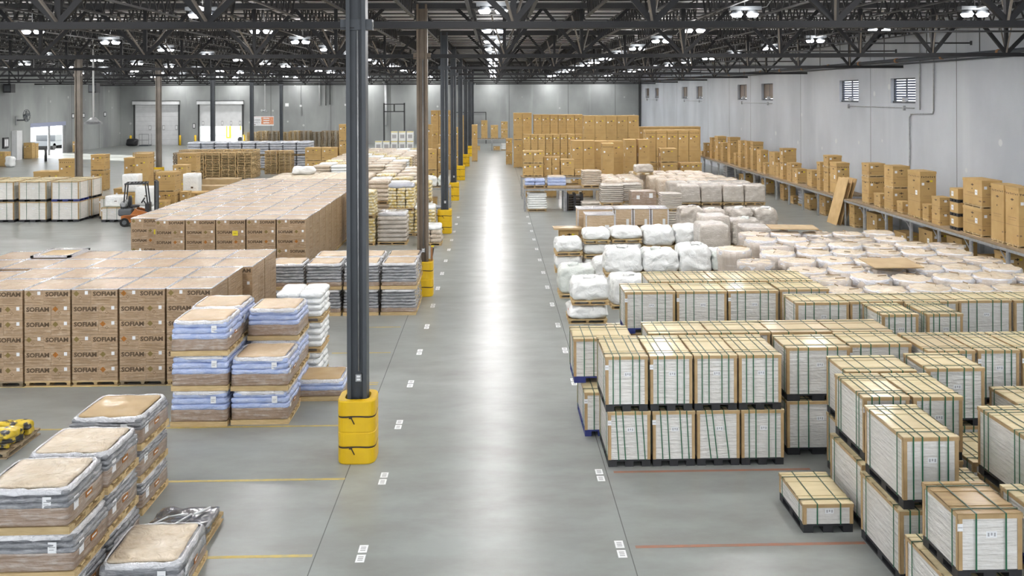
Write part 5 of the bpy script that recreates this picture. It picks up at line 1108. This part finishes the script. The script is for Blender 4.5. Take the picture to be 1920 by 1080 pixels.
for c in range(5):
    for l in range(3 if c > 1 else 2):
        put('white_box', [Pt('box_body', cached('wbox', lambda: M().box(-.31, .31, -.3, .3, 0, .9, whitebag).box(-.2, .2, -.303, -.3, .25, .6, grey_ink).box(-.31, .31, -.302, -.3, .82, .88, yellowst)))], 'white printed box with yellow edge, far left-centre, %s, %s from floor' % (cn(c), nth(l)), 'box', (-10.9 + c * .75, 86.5, .0 + l * .92), WG)
for i in range(3): column_of(-5.2, -4.75, 70, 70.8, [0, 1.0, 2.0, 3.9], 'slim pale box behind the third column, %s' % cn(i), None, pal=False) if i == 0 else None
put('steel_rack', M().box(-1.3, -1.2, -.4, .4, 0, 5.2, steelr).box(1.2, 1.3, -.4, .4, 0, 5.2, steelr).box(-1.3, 1.3, -.4, .4, 5.0, 5.1, steelr).box(-1.3, 1.3, -.4, .4, 4.1, 4.2, steelr).box(-.05, .05, -.4, .4, 4.2, 5, steelr).mesh('rk'), 'dark empty rack against the back wall left of the second column', 'rack', (-12.2, 112, 0))
# ------------------------------------------------------------------ wooden pallet stacks
def pstack(n, w, d, m, seed, step=.135):
    rr = random.Random(seed); ps = []
    for i in range(n): ps.append(Pt('wooden_pallet', wp(w, d, m), (rr.uniform(-.03, .03), rr.uniform(-.03, .03), i * .122)))
    return ps
def pstack_simple(n, w, d, m, seed):
    def f():
        q = M(); rr = random.Random(seed)
        for i in range(n):
            p = wood_pallet(w, d, m=m); dx, dy = rr.uniform(-.04, .04), rr.uniform(-.04, .04); b = len(q.v)
            q.v += [(v[0] + dx, v[1] + dy, v[2] + i * .122) for v in p.v]; q.f += [tuple(b + k for k in f_) for f_ in p.f]; q.m += [q.mi(m)] * len(p.f); q.sm += p.sm
        return q
    return cached(('pst', n, w, d, m.name, seed % 3), f)
for r in range(2):
    for c in range(5):
        x = -23.25 + c * 1.18
        lab = 'wooden pallet stack, long row behind the forklift, %s row, %s' % (('front', 'back')[r], cn(c))
        if r == 0: put('pallet_stack', pstack(16, 1.12, 1.15, pwoodd if c == 0 else pwood, c), lab, 'pallet stack', (x, 68.6 + r * 1.3, 0), 'wooden pallet stacks behind the forklift')
        else: put('pallet_stack', pstack_simple(17, 1.12, 1.15, pwood, c), lab, 'pallet stack', (x, 68.6 + r * 1.3, 0), 'wooden pallet stacks behind the forklift')
for c in range(2): put('pallet_stack', pstack(15, 1.0, 1.1, pwood, c + 9), 'leaning yellow pallet stack right of the long pallet row, %s' % ('left', 'right')[c], 'pallet stack', (-17.0 + c * 1.08 - .5, 72.4, 0), 'small yellow pallet stacks')
put('pallet_stack', pstack(14, .9, 1.0, pwood, 14), 'pallet stack at the right end of the long pallet row', 'pallet stack', (-17.9, 70.6, 0)) if False else None
for c in range(9): put('pallet_stack', pstack_simple(17 if c % 3 else 16, 1.15, 1.1, pwood if c in (0, 1, 3, 4) else pwoodd, c), 'far pallet stack against the back wall right of the half-open dock door, %s' % cn(c), 'pallet stack', (-27.8 + c * 1.22, 105.7, 0), 'pallet stacks along the back wall')
put('pallet_stack', pstack_simple(17, 1.2, 1.1, pwood, 1), 'tall pallet stack standing behind the cartons left of the long pallet row', 'pallet stack', (-25.6, 67.2, 0)); put('pallet_stack', pstack_simple(10, 1.0, 1.1, pwood, 2), 'shorter pallet stack between the tall cartons left of the pallet row', 'pallet stack', (-22.9, 61.5, 0))
# light grey sack wall behind the pallet stacks
for r in range(2):
    for c in range(9):
        for l in (0, 1):
            put('sack_load', [Pt('pallet', wp(1.05, 1.0)), Pt('sack_layers', cached(('gsk', (c + l) % 3), lambda: (lambda q: [q.soft(0, 0, .12 + i * .205, 1.08, 1.04, .22, .1, lgreyb, 8, amp=.03, fr=5, seed=i + c, nz=2) for i in range(5)] and q)(M())))], 'light grey sack load behind the pallet stacks, %s row, %s, %s one' % (('front', 'back')[r], cn(c), ('lower', 'upper')[l]), 'sack load', (-24.9 + c * 1.13, 76.5 + r * 1.1, l * 1.16), 'light grey sack loads behind the pallets')
TBX = 'brown cartons right of the grey sack wall'
for i in range(2): column_of(-14.87 + 1.3 * i, -14.87 + 1.3 * i + 1.26, 72, 73.1, [0, 1.0, 2.05], 'brown double carton right of the grey sack wall, %s' % ('left', 'right')[i], TBX)
column_of(-12.2, -11.4, 72, 73.1, [0, 1.25, 2.55, 3.89], 'brown carton in the three-high column left of the first aisle column', TBX)
column_of(-11.34, -10.4, 73.2, 74.3, [0, 1.25, 2.55, 3.89], 'brown carton in the three-high column hidden partly by the first aisle column', TBX)
# ------------------------------------------------------------------ mixed cartons left
LC = 'loose cartons in the left bay'
column_of(-26.95, -26.0, 57, 57.9, [0, 2.3], 'tall carton standing alone left of the leftmost column', LC, style=1)
for i, (a, b, y, h) in enumerate(((-29.0, -27.0, 58, 1.45), (-26.3, -25.1, 52, 1.0), (-28.3, -27.1, 52.5, .7), (-25.0, -24.2, 51.5, .8))): add_box(a, b, y, y + 1.1, 0, h, 'low wide carton left of the leftmost column, %s' % ('farthest', 'behind the white-sided crates', 'at the left edge', 'beside the column guard')[i], LC)
column_of(-26.3, -25.45, 60, 60.9, [0, 1.3, 2.37], 'tall carton just left of the leftmost column', LC, style=1)
column_of(-22.95, -22.1, 57, 57.9, [0, 2.35], 'tall carton right of the leftmost column, first', LC, style=0); column_of(-21.9, -21.1, 56, 56.9, [0, 2.65], 'taller carton right of the leftmost column, second', LC, style=1)
column_of(-20.7, -19.5, 60, 60.9, [0, 1.2, 2.4], 'wide carton left of the two-part tall carton', LC, style=1); column_of(-19.6, -18.8, 56, 56.9, [0, 1.0, 1.95], 'squarish carton behind the two-part tall carton', LC)
column_of(-18.42, -17.4, 50, 51, [0, .95, 2.03], 'two-part tall carton with black arrows behind the forklift', LC, style=1)
column_of(-17.3, -16.9, 50.5, 51.2, [0, .9], 'narrow open carton right of the two-part tall carton', LC)
for i, (a, b, y, h) in enumerate(((-20.6, -19.7, 47.8, .9), (-17.4, -16.4, 52.0, .7), (-16.1, -15.3, 54.0, .5), (-18.2, -17.6, 49.0, .55), (-20.9, -20.0, 50.5, 1.1))): add_box(a, b, y, y + .9, 0, h, 'low carton around the forklift, %s' % ('behind its tail', 'beyond its forks', 'farthest by the far carton block', 'just beyond its mast', 'beside the black bin')[i], LC)
for i, (a, b, y, h) in enumerate(((-19.1, -16.8, 60, .72), (-18.5, -16.8, 57, .56))): put('flat_load', [Pt('pallet', wp(b - a, 1.1)), Pt('stacked_sheets', M().box((a - b) / 2, (b - a) / 2, -.5, .5, .12, h, sheet).mesh('ss'))], 'long flat sheet load on the floor in front of the pallet row, %s' % ('farther', 'nearer')[i], 'flat load', ((a + b) / 2, y + .5, 0))
def wbox(w, d, h): return M().soft(0, 0, .0, w, d, h, .05, whitebag, 8, amp=.015).box(w * .05, w * .2, -d / 2 - .004, -d / 2, h * .5, h * .56, ink).mesh('wbx')
put('white_box', wbox(.8, .8, .95), 'white wrapped box standing behind the forklift roof', 'box', (-19.25, 48.9, 1.1)); add_box(-19.65, -18.85, 48.5, 49.3, 0, 1.1, 'carton under the white wrapped box behind the forklift')
put('white_box', wbox(.85, .8, .55), 'white wrapped box on the low crate behind the forklift tail', 'box', (-18.75, 45.65, .72)); put('white_box', wbox(.9, .8, 1.0), 'white wrapped box seen through the forklift cab', 'box', (-17.9, 47.3, 0.55)); put('white_box', wbox(.9, .8, .55), 'white wrapped box on the floor behind the forklift cab', 'box', (-17.9, 47.3, 0))
put('white_box', wbox(.85, .8, 1.7), 'tall white wrapped box under the second column from the left', 'box', (-17.5, 53.2, 0))
put('waste_bin', [Pt('bin_body', M().tube((0, 0, 0), (0, 0, 1.2), .24, black, 14, r2=.3).mesh('bb')), Pt('bin_rim', M().tube((0, 0, 1.18), (0, 0, 1.24), .32, dgrey, 14).mesh('br'))], 'dark bin left of the leftmost column guard', 'bin', (-22.3, 50.5, 0))
for i, (y, h) in enumerate(((90.9, 1.6), (91.6, 1.5), (101.3, 1.2))): add_box(XL + .4, XL + 1.2, y, y + .6, 0, h, 'brown carton against the left wall, %s' % ('left of the open door', 'at the left jamb of the open door', 'right of the open door')[i])
add_box(-43.95, -43.0, 81, 82, 0, 1.3, 'brown carton at the left frame edge by the wall') ; put('white_bundle', M().soft(0, 0, 0, .7, .7, .95, .2, whitebag, 8, amp=.06).mesh('wbn'), 'pale upright bundle near the left wall', 'bundle', (-42.4, 80.8, 0))
put('bollard', M().tube((0, 0, 0), (0, 0, 1.2), .12, black, 10).mesh('bo'), 'black post beside the grey wall cabinet', 'bollard', (-42.6, 87.5, 0))

# ------------------------------------------------------------------ forklift (faces right and away)
def forklift():
    ps = []
    b = M().soft(0, 0, .22, .9, 1.0, .42, .09, orange, 8); b.box(-.45, .55, -.5, .5, .2, .52, orange).beam((.05, -.44, .5), (.28, -.44, .78), .1, .22, orange).beam((.05, .44, .5), (.28, .44, .78), .1, .22, orange).beam((.28, -.44, .72), (.95, -.44, .48), .1, .16, orange).beam((.28, .44, .72), (.95, .44, .48), .1, .16, orange).box(.5, 1.0, -.48, .48, .2, .45, orange)
    ps.append(Pt('chassis', b.mesh('ch'), label='orange lower body'))
    c = M().soft(-.28, 0, .5, .62, 1.02, .36, .1, dgrey, 8); c.box(-.605, -.59, -.3, .3, .58, .72, black)
    ps.append(Pt('counterweight', c.mesh('cw')))
    ps.append(Pt('gas_cylinder', M().tube((-.35, -.42, 1.05), (-.35, .42, 1.05), .16, galv, 14).tube((-.35, -.47, 1.05), (-.35, -.42, 1.05), .09, galv, 14, r2=.16).box(-.5, -.2, -.3, .3, .86, .93, black).mesh('gc')))
    g = M()
    for x, x2 in ((-.35, -.25), (.75, .62)):
        for y in (-.43, .43): g.beam((x, y, .8), (x2, y, 2.0), .06, .06, black)
    g.box(-.3, .68, -.46, -.4, 1.98, 2.05, black).box(-.3, .68, .4, .46, 1.98, 2.05, black)
    for i in range(7): g.box(-.3 + i * .155, -.26 + i * .155, -.44, .44, 1.99, 2.04, black)
    ps.append(Pt('overhead_guard', g.mesh('og')))
    ps.append(Pt('seat', M().soft(.1, 0, .86, .42, .46, .12, .05, black, 6).soft(-.1, 0, .9, .14, .46, .52, .06, black, 6).mesh('se')))
    ps.append(Pt('steering_wheel', M().tube((.45, -.02, 1.2), (.5, -.02, 1.17), .15, black, 14).beam((.5, 0, 1.15), (.72, 0, .8), .05, .05, black).mesh('sw')))
    ps.append(Pt('dashboard', M().box(.6, .8, -.4, .4, .45, 1.05, black).mesh('da')))
    m = M()
    for y in (-.3, .3): m.box(1.0, 1.08, y - .04, y + .04, .06, 2.12, black).box(1.09, 1.15, y - .03, y + .03, .08, 2.06, dgrey)
    for z in (.15, 1.1, 2.05): m.box(1.0, 1.09, -.34, .34, z, z + .06, black)
    m.tube((1.05, 0, .2), (1.05, 0, 1.9), .04, galv, 8)
    ps.append(Pt('mast', m.mesh('ma'), kids=(Pt('carriage', M().box(1.15, 1.2, -.45, .45, .25, .32, black).box(1.15, 1.2, -.45, .45, .6, .67, black).mesh('ca')), Pt('fork', M().box(1.2, 2.25, -.06, .06, .06, .1, black).box(1.2, 1.24, -.06, .06, .06, .68, black).mesh('fo'), (0, -.25, 0)), Pt('fork', CACHE.setdefault('fk', M().box(1.2, 2.25, -.06, .06, .06, .1, black).box(1.2, 1.24, -.06, .06, .06, .68, black).mesh('fo')), (0, .25, 0)))))
    for x, r in ((-.3, .21), (.72, .27)):
        for y in (-.43, .43): ps.append(Pt('wheel', M().tube((0, -.09, 0), (0, .09, 0), r, rubber, 18).tube((0, -.1, 0), (0, .1, 0), r * .5, dgrey, 12).mesh('wh'), (x, y, r)))
    ps.append(Pt('tail_lamp', M().box(-.3, -.22, -.4, -.3, 1.9, 1.97, orange).mesh('tl')))
    return ps
put('forklift', forklift(), 'orange and dark grey forklift with a gas cylinder on its back', 'forklift', (-17.3, 43.95, 0), rz=R(14))

put('metal_bracket', M().box(-.03, .03, -.04, .04, 0, .42, rust).beam((0, 0, .1), (.05, 0, .38), .05, .05, strapk).box(-.02, .07, -.03, .03, .42, .47, yellowst).mesh('mb'), 'dark rusty piece standing in the top of the second aisle column guard', 'bracket', (-1.93, 28.2, 1.06))
for i, (x, z) in enumerate(((-24.2, 5.0), (-18.6, 5.1))): put('drop_cord', M().tube((x, YB - .3, z), (x, YB - .3, 9.28), .035, galv, 6).box(x - .12, x + .12, YB - .42, YB - .18, z - .25, z, whitep).mesh('dc'), 'thin drop cord with a small white box before the back wall, %s' % ('left one', 'right one')[i], 'drop cord', (0, 0, 0))
